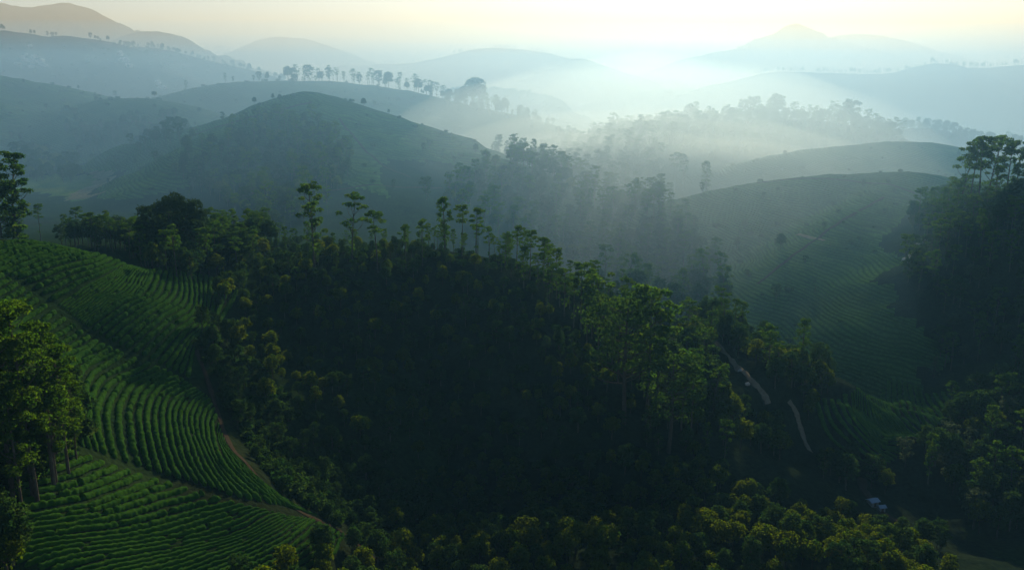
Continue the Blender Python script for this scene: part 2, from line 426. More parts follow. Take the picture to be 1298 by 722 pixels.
def tall_tree(seed, H=20., W=3.6, bare=.42, nl=15, flat=.5, tuft=1.25, dens=58, top=True, leaf=.34):
    r = np.random.default_rng(seed); wd = Geo(); cr = Geo()
    lean = r.normal(size=2)*.03*H; n = 9
    P = [np.array((lean[0]*t*t+.25*math.sin(3*t+seed)*t, lean[1]*t*t+.2*math.cos(4*t)*t, H*.95*t)) for t in np.linspace(0, 1, n)]
    tube(wd, P, [.016*H*(1-t)**.8*.8+.03 for t in np.linspace(0, 1, n)], 6)
    P = np.array(P)
    for i in range(nl):
        t = bare+(1-bare)*(i+.6*r.random())/nl; t = min(t, .98)
        f = t*(n-1); j = min(int(f), n-2); b = P[j]+(P[j+1]-P[j])*(f-j)
        az = i*2.4+r.normal()*.5; env = (1-((t-bare)/(1-bare)-.45)**2*1.5)
        L = W*max(.35, env)*(.6+.5*r.random())
        e = b+np.array((math.cos(az)*L, math.sin(az)*L, L*(.5+.7*r.random())))
        e[2] = min(e[2], H*1.0)
        limb(wd, r, b, e, .035+.004*H*(1-t)*2, .02)
        rad = tuft*(.6+.5*r.random())
        leaves(cr, r, e, (rad, rad, rad*flat), int(dens*rad/1.2), leaf)
        if r.random() < .6:
            m = b+(e-b)*.6+r.normal(size=3)*.5; rad *= .65
            leaves(cr, r, m, (rad, rad, rad*flat), int(dens*.55), leaf*.9)
    if top: leaves(cr, r, P[-1]+(0, 0, .2), (tuft*1.25, tuft*1.25, tuft*.55), int(dens*1.6), leaf)
    for i in range(int(nl*.5)):        # thin twigs with a few sprays low on the stem
        t = .18+.3*r.random(); b = np.array((P[2][0]*t*2, P[2][1]*t*2, H*t)); az = r.random()*6.28
        leaves(cr, r, b+(math.cos(az)*.7, math.sin(az)*.7, .3), (.6, .6, .5), 12, leaf*.8)
    return wd, cr
def fine_tall(seed, **k):
    return tall_tree(seed, leaf=.17, **k)
def round_tree(seed, H=9., W=2.9, n=26, dens=52, leaf=.30, crown=.62, squash=.75):
    r = np.random.default_rng(seed); wd = Geo(); cr = Geo()
    P = [np.array((.1*math.sin(5*t+seed), .1*math.cos(4*t), H*.8*t)) for t in np.linspace(0, 1, 6)]
    tube(wd, P, [.02*H*(1-t)**.7+.03 for t in np.linspace(0, 1, 6)], 6)
    ch = H*crown
    for i in range(n):
        t = (i+.5)/n; el = math.asin(1-1.35*t) if 1-1.35*t > -1 else -1; az = i*2.39996+r.normal()*.3
        q = np.array((math.cos(el)*math.cos(az)*W*.74, math.cos(el)*math.sin(az)*W*.74, math.sin(el)*ch*.52))*(.82+.36*r.random())
        c = np.array((0, 0, H-ch*.62))+q
        rad = W*(.30+.16*r.random())
        limb(wd, r, (P[3][0], P[3][1], H*(.35+.3*r.random())), c, .06, .02, .08, 4, 3)
        leaves(cr, r, c, (rad, rad, rad*squash), dens, leaf, .6, .5)
    leaves(cr, r, (0, 0, H-ch*.6), (W*.6, W*.6, ch*.35), dens*2, leaf*1.2, .5)
    return wd, cr
def spreading_tree(seed, H=28., W=8.5, tufts=52, dens=66, leaf=.34):
    r = np.random.default_rng(seed); wd = Geo(); cr = Geo()
    P = [np.array((.5*math.sin(3*t), .3*t, H*.93*t)) for t in np.linspace(0, 1, 9)]
    tube(wd, P, [.019*H*(1-t)**.8+.05 for t in np.linspace(0, 1, 9)], 7); P = np.array(P)
    for i in range(tufts):
        t = .34+.62*(i/tufts); f = t*8; j = min(int(f), 7); b = P[j]+(P[j+1]-P[j])*(f-j)
        az = i*2.39996+r.normal()*.4; env = math.sqrt(max(.1, 1-((t-.55)/.5)**2)); L = W*env*(.45+.6*r.random())
        e = b+np.array((math.cos(az)*L, math.sin(az)*L, L*(.28+.4*r.random()))); e[2] = min(e[2], H*1.02)
        limb(wd, r, b, e, .05+.22*(1-t), .03, .1, 4, 5)
        rad = 1.05+1.0*r.random(); leaves(cr, r, e, (rad*1.25, rad*1.25, rad*.5), int(dens*rad/1.5), leaf, .5, .6)
        if r.random() < .5: leaves(cr, r, b+(e-b)*.65+r.normal(size=3)*.8, (rad, rad, rad*.45), int(dens*.5), leaf*.9)
    return wd, cr
def dense_tree(seed, H=20., W=11., n=70, dens=95):
    r = np.random.default_rng(seed); wd = Geo(); cr = Geo()
    P = [np.array((.3*t, .2*t, H*.6*t)) for t in np.linspace(0, 1, 5)]; tube(wd, P, [.7, .6, .5, .4, .25], 8)
    for i in range(n):
        u = r.random(); el = math.asin(u*1.25-.25); az = i*2.39996
        q = np.array((math.cos(el)*math.cos(az)*W*.82, math.cos(el)*math.sin(az)*W*.82, math.sin(el)*H*.52))*(.75+.35*r.random())
        c = np.array((0, 0, H*.45))+q; rad = 1.3+1.3*r.random()
        limb(wd, r, (0, 0, H*.3), c*.9, .25, .04, .06, 5, 4)
        leaves(cr, r, c, (rad, rad, rad*.7), int(dens*rad/1.5), .42, .55, .4)
    leaves(cr, r, (0, 0, H*.5), (W*.6, W*.6, H*.28), 900, .55, .3)
    return wd, cr
def cone_tree(seed, H=9., W=1.7):
    r = np.random.default_rng(seed); wd = Geo(); cr = Geo()
    tube(wd, [(0, 0, 0), (.05, 0, H*.5), (0, .05, H*.97)], [.14, .09, .02], 5)
    for i in range(34):
        t = .12+.86*i/34; L = W*(1-t)**.7*(.6+.5*r.random())+.15; az = i*2.39996
        e = (math.cos(az)*L, math.sin(az)*L, H*t); limb(wd, r, (0, 0, H*t-.3), e, .03, .012, .05, 3, 3)
        leaves(cr, r, e, (.55, .55, .4), 34, .2)
    return wd, cr
def shrub(seed, W=1.9):
    r = np.random.default_rng(seed); wd = Geo(); cr = Geo()
    for i in range(11):
        az = r.random()*6.28; L = W*.6*r.random()**.5; c = np.array((math.cos(az)*L, math.sin(az)*L, W*(.35+.5*r.random())))
        limb(wd, r, (0, 0, 0), c, .06, .02, .08, 3, 3); rad = W*(.3+.2*r.random())
        leaves(cr, r, c, (rad, rad, rad*.8), 46, .25, .5, .5)
    return wd, cr

KINDS = {}
def register(kind, variants, bark, leaf, stem='trunk'):
    L = []
    for wd, cr in variants:
        tw = wd.mesh(kind+'_'+stem, [bark]); tc = cr.mesh(kind+'_crown', [leaf], smooth=True)
        zt = np.vstack(cr.V)[:, 2].max()
        L.append((tw, tc, zt, wd, cr))
    KINDS[kind] = dict(v=L, bark=bark, leaf=leaf, stem=stem)
register('tall_tree', [tall_tree(1, W=3.0, bare=.48), tall_tree(2, 20, 2.4, .58, 11, .42, 1.25), tall_tree(3, 20, 3.8, .42, 17, .42, 1.3),
                       tall_tree(4, 20, 2.2, .35, 20, .7, 1.1), tall_tree(5, 20, 2.8, .68, 10, .40, 1.5, 70), tall_tree(6, 20, 3.2, .34, 22, .5, 1.1),
                       fine_tall(7, H=20, W=2.6, bare=.3, nl=26, flat=.6, tuft=1.05, dens=190), fine_tall(8, H=20, W=2.2, bare=.42, nl=22, flat=.5, tuft=1.0, dens=190)], B_BARK, L_TALL)
register('round_tree', [round_tree(11), round_tree(12, 9, 2.6, 22), round_tree(13, 9, 3.3, 30), round_tree(14, 9, 2.3, 24, 50, .28, .72), round_tree(15, 9, 3.0, 18, 60, .34, .55)], B_DARK, L_ROUND)
register('leafy_tree', [round_tree(21, 12, 3.4, 34, 60, .34, .7, .6), round_tree(22, 12, 2.8, 28, 60, .32, .78, .7), tall_tree(23, 12, 3.2, .25, 26, .6, 1.2, 60), tall_tree(24, 12, 2.6, .3, 22, .7, 1.15, 60)], B_BARK, L_SHRUB)
register('shrub', [shrub(31), shrub(32, 1.6), shrub(33, 2.2)], B_DARK, L_SHRUB, 'stem')
L_SPREAD = leaf_mat('spreading_tree_leaf', (.016, .044, .010), (.022, .052, .010), (.034, .060, .012), .35)
register('spreading_tree', [spreading_tree(41), spreading_tree(43, 28, 7.0, 40, 60)], B_DARK, L_SPREAD)
register('broad_dark_tree', [dense_tree(51)], B_DARK, L_DARK)
register('conical_tree', [cone_tree(61), cone_tree(62, 9, 1.4)], B_BARK, L_GREY)
register('grey_tree', [round_tree(71, 10, 2.8, 20, 50, .28, .7, .6), tall_tree(72, 10, 2.8, .3, 20, .6, 1.0, 46)], B_BARK, L_GREY)

PLACED = {k: [] for k in KINDS}       # kind -> (x, y, z, height, rotation, variant, zone)
USED = {}
def free(x, y, gap):
    c = 4.0; ix, iy = int(x//c), int(y//c); m = int(gap//c)+1
    for i in range(ix-m, ix+m+1):
        for j in range(iy-m, iy+m+1):
            for (a, b) in USED.get((i, j), ()):
                if (a-x)**2+(b-y)**2 < gap*gap: return False
    return True
def put(kind, x, y, H, zone, variant=None, rot=None, sink=.25):
    USED.setdefault((int(x//4), int(y//4)), []).append((x, y))
    PLACED[kind].append((x, y, float(ground(x, y))-sink, H, rng.random()*6.28 if rot is None else rot,
                         int(rng.integers(min(6, len(KINDS[kind]['v'])))) if variant is None else variant, zone))
def put_px(kind, px, pytop, D, H=None, pybase=None, zone=None, variant=None, rot=None):
    """tree whose top shows at (px, pytop) when it stands at distance D"""
    top = at(px, pytop, D); g = float(ground(top[0], top[1]))
    put(kind, top[0], top[1], max(2.5, top[2]-g), zone, variant, rot)
ROADS = []
OPEN_VIEW = []        # stretches of road that lie in a clearing: (px, py, distance)
def clear_view():
    ov = []
    for px, py, D, w_ in OPEN_VIEW:
        g = hit(px, py, 165, 520)
        if g is not None: ov.append((px, py, g[1], w_))
    for k in PLACED:
        if not PLACED[k]: continue
        A = np.array([p[:4] for p in PLACED[k]]); x, y, z, H = A.T
        bx, by = project(np.stack([x, y, z], -1)); tx, ty = project(np.stack([x, y, z+H], -1)); m = np.ones(len(A), bool)
        for px, py, D, wpx in ov:
            m &= ~((np.abs(bx-px) < wpx+.22*(by-ty)) & (ty < py+2) & (by > py-3) & (y < D+3) & (y > D-75))
        PLACED[k] = [p for p, keep in zip(PLACED[k], m) if keep or p[6] in SINGLE]
def near_road(x, y, wdt):
    m = np.zeros(len(x), bool)
    for P, hw in ROADS:
        for k in range(len(P)-1):
            ax, ay = P[k][:2]; ex, ey = P[k+1][:2]-P[k][:2]
            t = np.clip(((x-ax)*ex+(y-ay)*ey)/(ex*ex+ey*ey+1e-9), 0, 1)
            m |= (x-ax-ex*t)**2+(y-ay-ey*t)**2 < (hw+wdt)**2
    return m
def scatter(poly, D0, D1, gap, kinds, Hr, zone, hills=None, keep=1.0, road_gap=1.0, edge=1.0):
    """kinds: list of (kind, weight)"""
    A = [ray(p[0], p[1])[0] for p in poly]; x0 = min(A)*D1 if min(A) < 0 else min(A)*D0; x1 = max(A)*D1 if max(A) > 0 else max(A)*D0
    xs, ys = np.meshgrid(np.arange(x0, x1, gap), np.arange(D0, D1, gap))
    xs = (xs+(rng.random(xs.shape)-.5)*gap*.95).ravel(); ys = (ys+(rng.random(ys.shape)-.5)*gap*.95).ravel()
    z = ground(xs, ys); px, py = project(np.stack([xs, ys, z], -1))
    ef = 21.0*edge/np.sqrt(np.maximum(ys, 60)/250); m = inpoly(px+ef*fbm(xs/17, ys/17, 3, 41)*2, py+ef*.7*fbm(xs/15, ys/15, 3, 43)*2, poly)
    if hills: m &= np.isin(hill_at(xs, ys), hills)
    m &= rng.random(len(xs)) < keep
    xs, ys = xs[m], ys[m]
    if len(xs) and road_gap: k = ~near_road(xs, ys, road_gap); xs, ys = xs[k], ys[k]
    ks = [k for k, _ in kinds]; wt = np.array([v for _, v in kinds], float); wt /= wt.sum(); n = 0
    for x, y in zip(xs, ys):
        if not free(x, y, gap*.5): continue
        k = ks[int(rng.choice(len(ks), p=wt))]; lo, hi = Hr[k] if isinstance(Hr, dict) else Hr
        put(k, x, y, lo+(hi-lo)*rng.random()**1.2, zone); n += 1
    print('zone', zone, n)
def crest(rid, t0, t1, spread, gap, kinds, Hr, zone, keep=1.0):
    P = RP[rid-1]; n = len(P); 
    seg = np.linalg.norm(np.diff(P[:, :2], axis=0), axis=1); s = np.concatenate([[0], np.cumsum(seg)])
    px, _ = project(P); 
    ks = [k for k, _ in kinds]; wt = np.array([v for _, v in kinds], float); wt /= wt.sum(); c = 0
    N_ = int(s[-1]*2*spread/(gap*gap))
    for _ in range(N_):
        u = rng.random()*s[-1]; j = min(np.searchsorted(s, u, 'right')-1, n-2); f = (u-s[j])/seg[j]
        p = P[j]+(P[j+1]-P[j])*f; x, y = p[0]+rng.normal()*spread*.3, p[1]+(rng.random()*2-1)*spread
        q, _ = project(np.array([[x, y, ground(x, y)]]))
        if not (t0 < q[0] < t1) or rng.random() > keep or not free(x, y, gap*.6): continue
        k = ks[int(rng.choice(len(ks), p=wt))]; put(k, x, y, Hr[0]+(Hr[1]-Hr[0])*rng.random()**1.4 if k != 'shrub' else 1.8+rng.random(), zone); c += 1
    print('crest', zone, c)

# ------------------------------------------------------------------ roads and paths (draped strips)
def dirt_mat(name, a, b):
    m, t = new_mat(name); p = geo_pos(t); n = noise(t, p, .8, 5, .7)
    finish(t, mixc(t, ramp(t, n, [(.35, (0, 0, 0)), (.7, (1, 1, 1))]), a, b), .95, n, .15); return m
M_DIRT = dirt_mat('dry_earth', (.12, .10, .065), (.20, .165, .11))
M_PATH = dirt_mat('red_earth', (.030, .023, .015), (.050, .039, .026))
def strip(name, label, P, hw, mat, lift=.12, cat='path'):
    P = catmull(np.array(P)[:, :2], 10); V = []; F = []
    for i, p in enumerate(P):
        d = P[min(i+1, len(P)-1)]-P[max(i-1, 0)]; d /= np.linalg.norm(d); nrm = np.array((-d[1], d[0]))
        for k, s in enumerate((-1.15, -1, -.5, 0, .5, 1, 1.15)):
            ww = hw*(1+.12*math.sin(i*.45+len(name))+.1*math.sin(i*1.1)) if abs(s) >= 1 else hw
            q = p+nrm*s*ww
            V.append((q[0], q[1], float(ground(q[0], q[1]))+(lift if abs(s) <= 1 else -.5)))
    for i in range(len(P)-1):
        for k in range(6): a = i*7+k; F.append((a, a+1, a+8, a+7))
    o = link(name, mesh_np(name, V, F, [mat])); tag(o, label, cat, kind='structure')
    ROADS.append((P, hw)); return o
def px_line(pts, d0=70, d1=6500):
    return [hit(a, b, d0, d1) for a, b in pts if hit(a, b, d0, d1) is not None]
strip('dirt_road', 'pale dirt road running down through the valley trees on the right', px_line([(900,425),(916,446),(930,460),(945,473),(957,486),(968,499),(974,512)], 215, 520), .9, M_DIRT)
strip('dirt_road', 'pale winding stretch of dirt road between valley trees left of the tea knoll', px_line([(1000,508),(1009,522),(1013,536),(1018,552),(1027,572)], 215, 480), .75, M_DIRT)
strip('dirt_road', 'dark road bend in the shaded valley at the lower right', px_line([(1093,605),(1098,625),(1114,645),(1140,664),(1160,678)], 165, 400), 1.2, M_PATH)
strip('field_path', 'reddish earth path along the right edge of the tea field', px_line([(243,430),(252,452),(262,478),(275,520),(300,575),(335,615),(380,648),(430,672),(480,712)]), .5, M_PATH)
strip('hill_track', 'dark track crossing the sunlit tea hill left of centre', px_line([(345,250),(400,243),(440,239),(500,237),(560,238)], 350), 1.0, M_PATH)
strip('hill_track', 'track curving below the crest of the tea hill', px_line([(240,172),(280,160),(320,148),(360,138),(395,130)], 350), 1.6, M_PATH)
strip('hill_track', 'pale hairpin track on the shaded tea hill at the right', px_line([(1010,297),(1026,301),(1045,305)], 350), .9, M_DIRT)

# ------------------------------------------------------------------ draped patches of other ground
def patch(name, label, poly_px, mat, lift, cat, cell=3.0, d0=300, d1=1500, ragged=5.0):
    """an open field laid on the terrain with a ragged edge"""
    C = np.array([hit(a, b, d0, d1)[:2] for a, b in poly_px]); x0, y0 = C.min(0)-ragged; x1, y1 = C.max(0)+ragged
    xs = np.arange(x0, x1, cell); ys = np.arange(y0, y1, cell); X, Y = np.meshgrid(xs, ys)
    ins = inpoly(X+ragged*fbm(X/20, Y/20, 3, 51)*2, Y+ragged*fbm(X/20, Y/20, 3, 53)*2, C.tolist())
    Z = ground(X, Y)+np.where(ins, lift, -.6); n = len(xs); V = np.stack([X.ravel(), Y.ravel(), Z.ravel()], -1)
    q_ = np.arange(len(V)).reshape(X.shape); F = np.stack([q_[:-1, :-1], q_[:-1, 1:], q_[1:, 1:], q_[1:, :-1]], -1)
    keep = ins[:-1, :-1] | ins[:-1, 1:] | ins[1:, 1:] | ins[1:, :-1]; F = F[keep]; u, inv = np.unique(F, return_inverse=True)
    o = link(name, mesh_np(name, V[u], inv.reshape(-1, 4), [mat])); tag(o, label, cat, kind='structure'); return o
M_MEADOW = ground_mat('meadow_grass', (.055, .110, .016), (.085, .140, .022), (.070, .100, .022))
M_DRY = ground_mat('dry_grass', (.120, .110, .055), (.170, .150, .080), (.090, .100, .045))
patch('meadow', 'bright green meadow on the flat valley floor at the left', [(22,226),(70,222),(115,221),(140,224),(120,236),(95,244),(120,250),(100,254),(60,250),(30,243)], M_MEADOW, .25, 'meadow')
patch('dry_field', 'patch of pale dry grass beside the green meadow', [(110,219),(145,217),(140,228),(120,240),(135,244),(105,252),(85,252),(92,243),(112,233)], M_DRY, .40, 'field')
strip('hill_track', 'faint track along the flank of the left tea dome', px_line([(100,160),(150,158),(200,162),(250,165)], 500), .9, M_PATH)
strip('hill_track', 'thin track rising across the lit flank of the tea hill', px_line([(430,150),(450,175),(480,205),(520,225)], 350), .8, M_PATH)
strip('hill_track', 'thin track under the crest of the upper right tea hill', px_line([(960,232),(1020,226),(1100,232),(1160,245)], 350), .8, M_PATH)
strip('hill_track', 'long faint track falling across the lower right tea hill', px_line([(1120,250),(1060,285),(1010,320),(960,360)], 330), .8, M_PATH)

# ------------------------------------------------------------------ rocks, stones and the little shed
def rock_mat():
    m, t = new_mat('pale_rock'); p = geo_pos(t); n = noise(t, p, .35, 6, .7)
    finish(t, mixc(t, ramp(t, n, [(.35, (0, 0, 0)), (.65, (1, 1, 1))]), (.22, .20, .17), (.46, .43, .38)), .9, n, .6); return m
M_ROCK = rock_mat()
def rock(name, x, y, sx, sy, sz, seed, label, group, cat='rock'):
    import bmesh
    bm = bmesh.new(); bmesh.ops.create_icosphere(bm, subdivisions=3, radius=1.0)
    for v in bm.verts:
        c = v.co; k = 1+.35*float(fbm(c.x*1.3+seed, c.y*1.3+c.z*1.7, 3, seed)); v.co = Vector((c.x*sx*k, c.y*sy*k, max(c.z, -.4)*sz*k))
    me = bpy.data.meshes.new(name); bm.to_mesh(me); bm.free(); me.materials.append(M_ROCK)
    o = link(name, me); o.location = (x, y, float(ground(x, y))); o.rotation_euler = (0, 0, seed*1.3); tag(o, label, cat, group); return o
RK = [(28,74,5,3,4),(34,78,7,3,4),(41,75,6,3,5),(47,81,9,4,6),(52,79,8,4,5),(56,84,6,3,4),(40,85,5,3,3),(38,60,6,3,4),(22,82,5,3,3),(152,70,7,4,7),(157,78,8,4,6),(163,85,6,4,5),(33,70,4,2,3),(46,73,4,3,4),(200,106,7,4,5),(206,112,6,3,4)]
RLAB = ['leftmost small pale rock of the outcrop on the rocky hill','flat pale rock at the left of the outcrop','upright pale rock in the upper outcrop','largest white rock in the middle of the outcrop',
 'white rock right beside the largest one','low white rock at the right foot of the outcrop','small rock below the white outcrop','lone rock high above the outcrop','small rock at the lower left of the outcrop',
 'upper brown cliff rock on the saddle of the rocky hill','middle cliff rock on the saddle','lower cliff rock on the saddle','tiny rock above the outcrop','small rock behind the largest one','pale rock low on the wooded shoulder','lower pale rock on the wooded shoulder']
for i, (px, py, a, b, c) in enumerate(RK):
    g = hit(px, py, 800, 2000)
    if g is not None: rock('rock', g[0], g[1], a, b, c, i+2, RLAB[i], 'rocks on the rocky hill')
for i, (px, py) in enumerate([(1150,330),(1156,324),(1163,318),(1168,310),(1172,303),(1160,327)]):
    g = hit(px, py, 250, 600)
    if g is not None: rock('rock', g[0], g[1], 2.2, 1.6, 1.3, i+31, 'pale broken rock in the slip below the right wooded hill', 'rocks in the slip')
for i, (px, py, lab) in enumerate([(948,468,'white stone at the roadside bend, the upper of two'),(957,487,'white stone at the roadside, the lower of two')]):
    g = hit(px, py, 215, 500); rock('roadside_stone', g[0]-2.2, g[1], .8, .7, .7, i+50, lab, 'white stones by the dirt road', 'stone')
def plain_mat(name, c):
    m, t = new_mat(name); p = geo_pos(t); n = noise(t, p, 3.0, 4, .6)
    finish(t, mixc(t, n, tuple(v*.8 for v in c), tuple(min(1, v*1.15) for v in c))); return m
M_TIN = plain_mat('weathered_tin', (.22, .28, .33)); M_WALL = plain_mat('lime_wall', (.20, .19, .17)); M_DOOR = plain_mat('old_wood', (.10, .07, .05))
def box(cx, cy, cz, sx, sy, sz):
    V = [(cx+a*sx/2, cy+b*sy/2, cz+c*sz/2) for a in (-1, 1) for b in (-1, 1) for c in (-1, 1)]
    return V, [(0,1,3,2),(4,6,7,5),(0,4,5,1),(2,3,7,6),(0,2,6,4),(1,5,7,3)]
def shed(px, py, D, w, d, hh, rot, label):
    g = hit(px, py, 165, 400); root = bpy.data.objects.new('shed', None); COL.objects.link(root); root.location = (g[0], g[1], float(ground(g[0], g[1]))); root.rotation_euler = (0, 0, rot)
    V, F = box(0, 0, hh/2-.3, w, d, hh+.6); link('wall', mesh_np('wall', V, F, [M_WALL], False), root)
    e = .3; z0 = hh+.02; z1 = hh+.55
    V = [(-w/2-e, -d/2-e, z0), (w/2+e, -d/2-e, z0), (w/2+e, 0, z1), (-w/2-e, 0, z1), (w/2+e, d/2+e, z0), (-w/2-e, d/2+e, z0)]
    V += [(a, b, c+.07) for a, b, c in V]
    F = [(0,3,2,1),(3,5,4,2),(6,7,8,9),(9,8,10,11),(0,1,7,6),(4,5,11,10),(1,2,8,7),(2,4,10,8),(0,6,9,3),(3,9,11,5)]
    link('roof', mesh_np('roof', V, F, [M_TIN], False), root)
    V, F = box(0, -d/2-.03, hh*.45, .7, .06, hh*.9); dr = link('door', mesh_np('door', V, F, [M_DOOR], False), root)
    V, F = box(.3, -d/2-.09, hh*.45, .06, .06, .14); link('handle', mesh_np('handle', V, F, [M_TIN], False), dr)
    tag(root, label, 'shed', 'sheds by the valley road'); USED.setdefault((int(g[0]//4), int(g[1]//4)), []).append((g[0], g[1]))
    ROADS.append((np.array([g[:2]-2, g[:2]+2]), 2.5)); ROADS.append((np.array([g[:2], g[:2]*.93]), 2.0))
shed(1106, 640, 231, 2.3, 1.8, 1.3, .35, 'small shed with a pale blue tin roof beside the dark road bend')
shed(1117, 647, 228, 1.5, 1.2, 1.1, .2, 'smaller low tin roofed shed just right of the pale blue one')
# ------------------------------------------------------------------ tea rows, each row of clipped bushes a thing of its own
def tea_mat():
    m, t = new_mat('tea_leaf'); oi = t.nodes.new('ShaderNodeObjectInfo'); p = geo_pos(t)
    n = noise(t, p, 1.1, 3, .6); f = noise(t, p, 9.0, 3, .7)
    c = mixc(t, ramp(t, oi.outputs['Random'], [(0, (0, 0, 0)), (1, (1, 1, 1))]), (.024, .082, .010), (.034, .100, .012))
    c = mixc(t, ramp(t, n, [(.45, (0, 0, 0)), (.7, (1, 1, 1))]), c, (.052, .120, .014))
    c = mixc(t, ramp(t, f, [(.30, (1, 1, 1)), (.46, (0, 0, 0))]), c, (.006, .016, .005))
    finish(t, c, .65, f, .12, trans=.35, spec=.08); return m
M_TEAL = tea_mat()
def hitc(px, py, dmax):
    for k in range(60):
        h = hit(px, py+k, 70, dmax)
        if h is not None: return h[:2]
    return at(px, py, dmax)[:2]
def tea_block(guides, dmax, gap, label, group, hw_max=.62, hgt=.88, step=.34):
    G = []
    for g in guides:
        Q_ = catmull(np.array([hitc(a, b, dmax) for a, b in g]), 8)
        s = np.concatenate([[0], np.cumsum(np.linalg.norm(np.diff(Q_, axis=0), axis=1))]); u = np.linspace(0, s[-1], 48)
        G.append(np.stack([np.interp(u, s, Q_[:, 0]), np.interp(u, s, Q_[:, 1])], -1))
    G = np.array(G); rows = []
    GG = np.concatenate([[2*G[0]-G[1]], G, [2*G[-1]-G[-2]]])
    for i in range(1, len(GG)-2):
        d = np.linalg.norm(GG[i+1][8:40]-GG[i][8:40], axis=1).mean()*.86; n = max(1, int(round(d/gap)))
        for k in range(n):
            t = k/n; p0, p1, p2, p3 = GG[i-1], GG[i], GG[i+1], GG[i+2]
            rows.append(p1+(p2-p1)*t if i in (1, len(GG)-3) else .5*((2*p1)+(-p0+p2)*t+(2*p0-5*p1+4*p2-p3)*t*t+(-p0+3*p1-3*p2+p3)*t**3))
    rows.append(G[-1]); out = 0
    for ri, P in enumerate(rows):
        nb = rows[ri+1] if ri+1 < len(rows) else rows[ri-1]
        s = np.concatenate([[0], np.cumsum(np.linalg.norm(np.diff(P, axis=0), axis=1))])
        if s[-1] < 2: continue
        u = np.arange(0, s[-1], step); X = np.interp(u, s, P[:, 0]); Y = np.interp(u, s, P[:, 1])
        # true spacing = distance across the row
        T = np.gradient(P, axis=0); T /= np.linalg.norm(T, axis=1)[:, None]+1e-9; dn = nb-P
        sp = np.interp(u, s, np.abs(dn[:, 0]*T[:, 1]-dn[:, 1]*T[:, 0])); tx = np.interp(u, s, T[:, 0]); ty = np.interp(u, s, T[:, 1])
        X = X+.10*fbm(X/3, Y/3, 2, 5)*2; hw = np.clip(sp*.41, .12, hw_max)
        bulge = .80+.20*np.abs(np.sin(u*math.pi/1.15+ri*1.7+1.2*fbm(u/4, u*0+ri, 2, 9)))
        gapn = vnoise(u/1.3, u*0+ri*3.7, 21); bulge = np.where(gapn > .87, .3, bulge)*(.85+.3*vnoise(u/.7, u*0+ri, 4))
        bulge = bulge*np.clip(np.minimum(u, s[-1]-u)/.6+.1, .1, 1)
        Z = ground(X, Y); K_ = 8; V = []
        for j in range(K_):
            a = math.pi*j/(K_-1); c_, s_ = math.cos(a), math.sin(a)**.6
            nz = 1+.22*(vnoise(X*3+j*5.1, Y*3-j*2.3, 31)-.5)*2
            V.append(np.stack([X-ty*hw*c_*bulge*nz, Y+tx*hw*c_*bulge*nz, Z-.12+hgt*s_*bulge*nz*np.clip(hw/.45, .5, 1)], -1))
        V = np.stack(V, 1); n = len(u); Vf = V.reshape(-1, 3)
        i_ = np.arange(n-1)[:, None]*K_+np.arange(K_-1)[None]; F = np.stack([i_, i_+1, i_+K_+1, i_+K_], -1).reshape(-1, 4)
        o = link('tea_row', mesh_np('tea_row', Vf, F, [M_TEAL])); tag(o, label, 'tea row', group); out += 1
    print('tea rows', label[:40], out)
tea_block([[(-60,332),(-10,313),(40,305),(95,315)],[(22,352),(60,338),(108,327),(125,322)],[(73,387),(110,363),(141,347),(169,333)],[(110,414),(150,386),(185,363),(203,338)],
           [(160,441),(200,406),(235,379),(232,344)],[(211,466),(236,431),(262,400),(268,352)],[(238,478),(250,434),(290,388),(300,368)]], 262, 1.25,
          'curving row of clipped tea bushes in the upper field below its crest', 'tea rows of the upper field')
tea_block([[(120,432),(92,462),(88,500),(88,535),(96,564)],[(190,460),(151,480),(133,495),(122,525),(131,576)],[(227,477),(190,493),(176,520),(180,560),(190,596)],[(249,491),(222,506),(214,530),(222,575),(240,610)],
           [(266,505),(252,520),(250,548),(268,590),(293,628)],[(277,535),(276,550),(288,582),(312,612),(345,640)],[(300,582),(314,599),(337,621),(367,641),(403,653)]], 262, 1.25,
          'row of tea bushes running down the bright middle field to the dark gully', 'tea rows of the middle field')
tea_block([[(98,573),(70,583),(40,593),(10,603)],[(148,593),(110,609),(70,619),(20,629)],[(200,609),(150,628),(100,643),(20,658)],[(298,636),(230,654),(130,676),(0,704)],
           [(356,650),(310,672),(220,696),(80,729)],[(400,659),(365,684),(310,712),(200,749)],[(436,676),(420,704),(380,734),(300,779)]], 200, 1.2,
          'tea row sweeping across the shaded field in the lower left corner', 'tea rows of the lower field')
tea_block([[(5,348),(-20,360),(-60,380)],[(48,379),(20,398),(-30,420)],[(104,419),(70,438),(20,452)],[(150,444),(112,462),(90,474)]], 250, 1.3,
          'tea row in the small field between the left trees and the dark gully', 'tea rows beside the left trees')
tea_block([[(1035,507),(1045,540),(1080,575),(1120,592)],[(1080,497),(1085,525),(1110,560),(1145,576)],[(1120,492),(1125,515),(1145,540),(1170,556)],[(1165,492),(1168,503),(1180,521),(1195,536)],[(1195,497),(1198,503),(1203,511),(1210,519)]], 330, 1.9,
          'tea row curving over the small knoll at the lower right', 'tea rows on the knoll', .75, .8, .6)
tea_block([[(860,487),(880,492),(905,512)],[(862,500),(878,506),(900,520)],[(858,512),(870,520),(890,530)]], 300, 1.7,
          'sunlit tea row on the small slope right of the largest tree', 'tea rows behind the spur', .7, .8, .5)
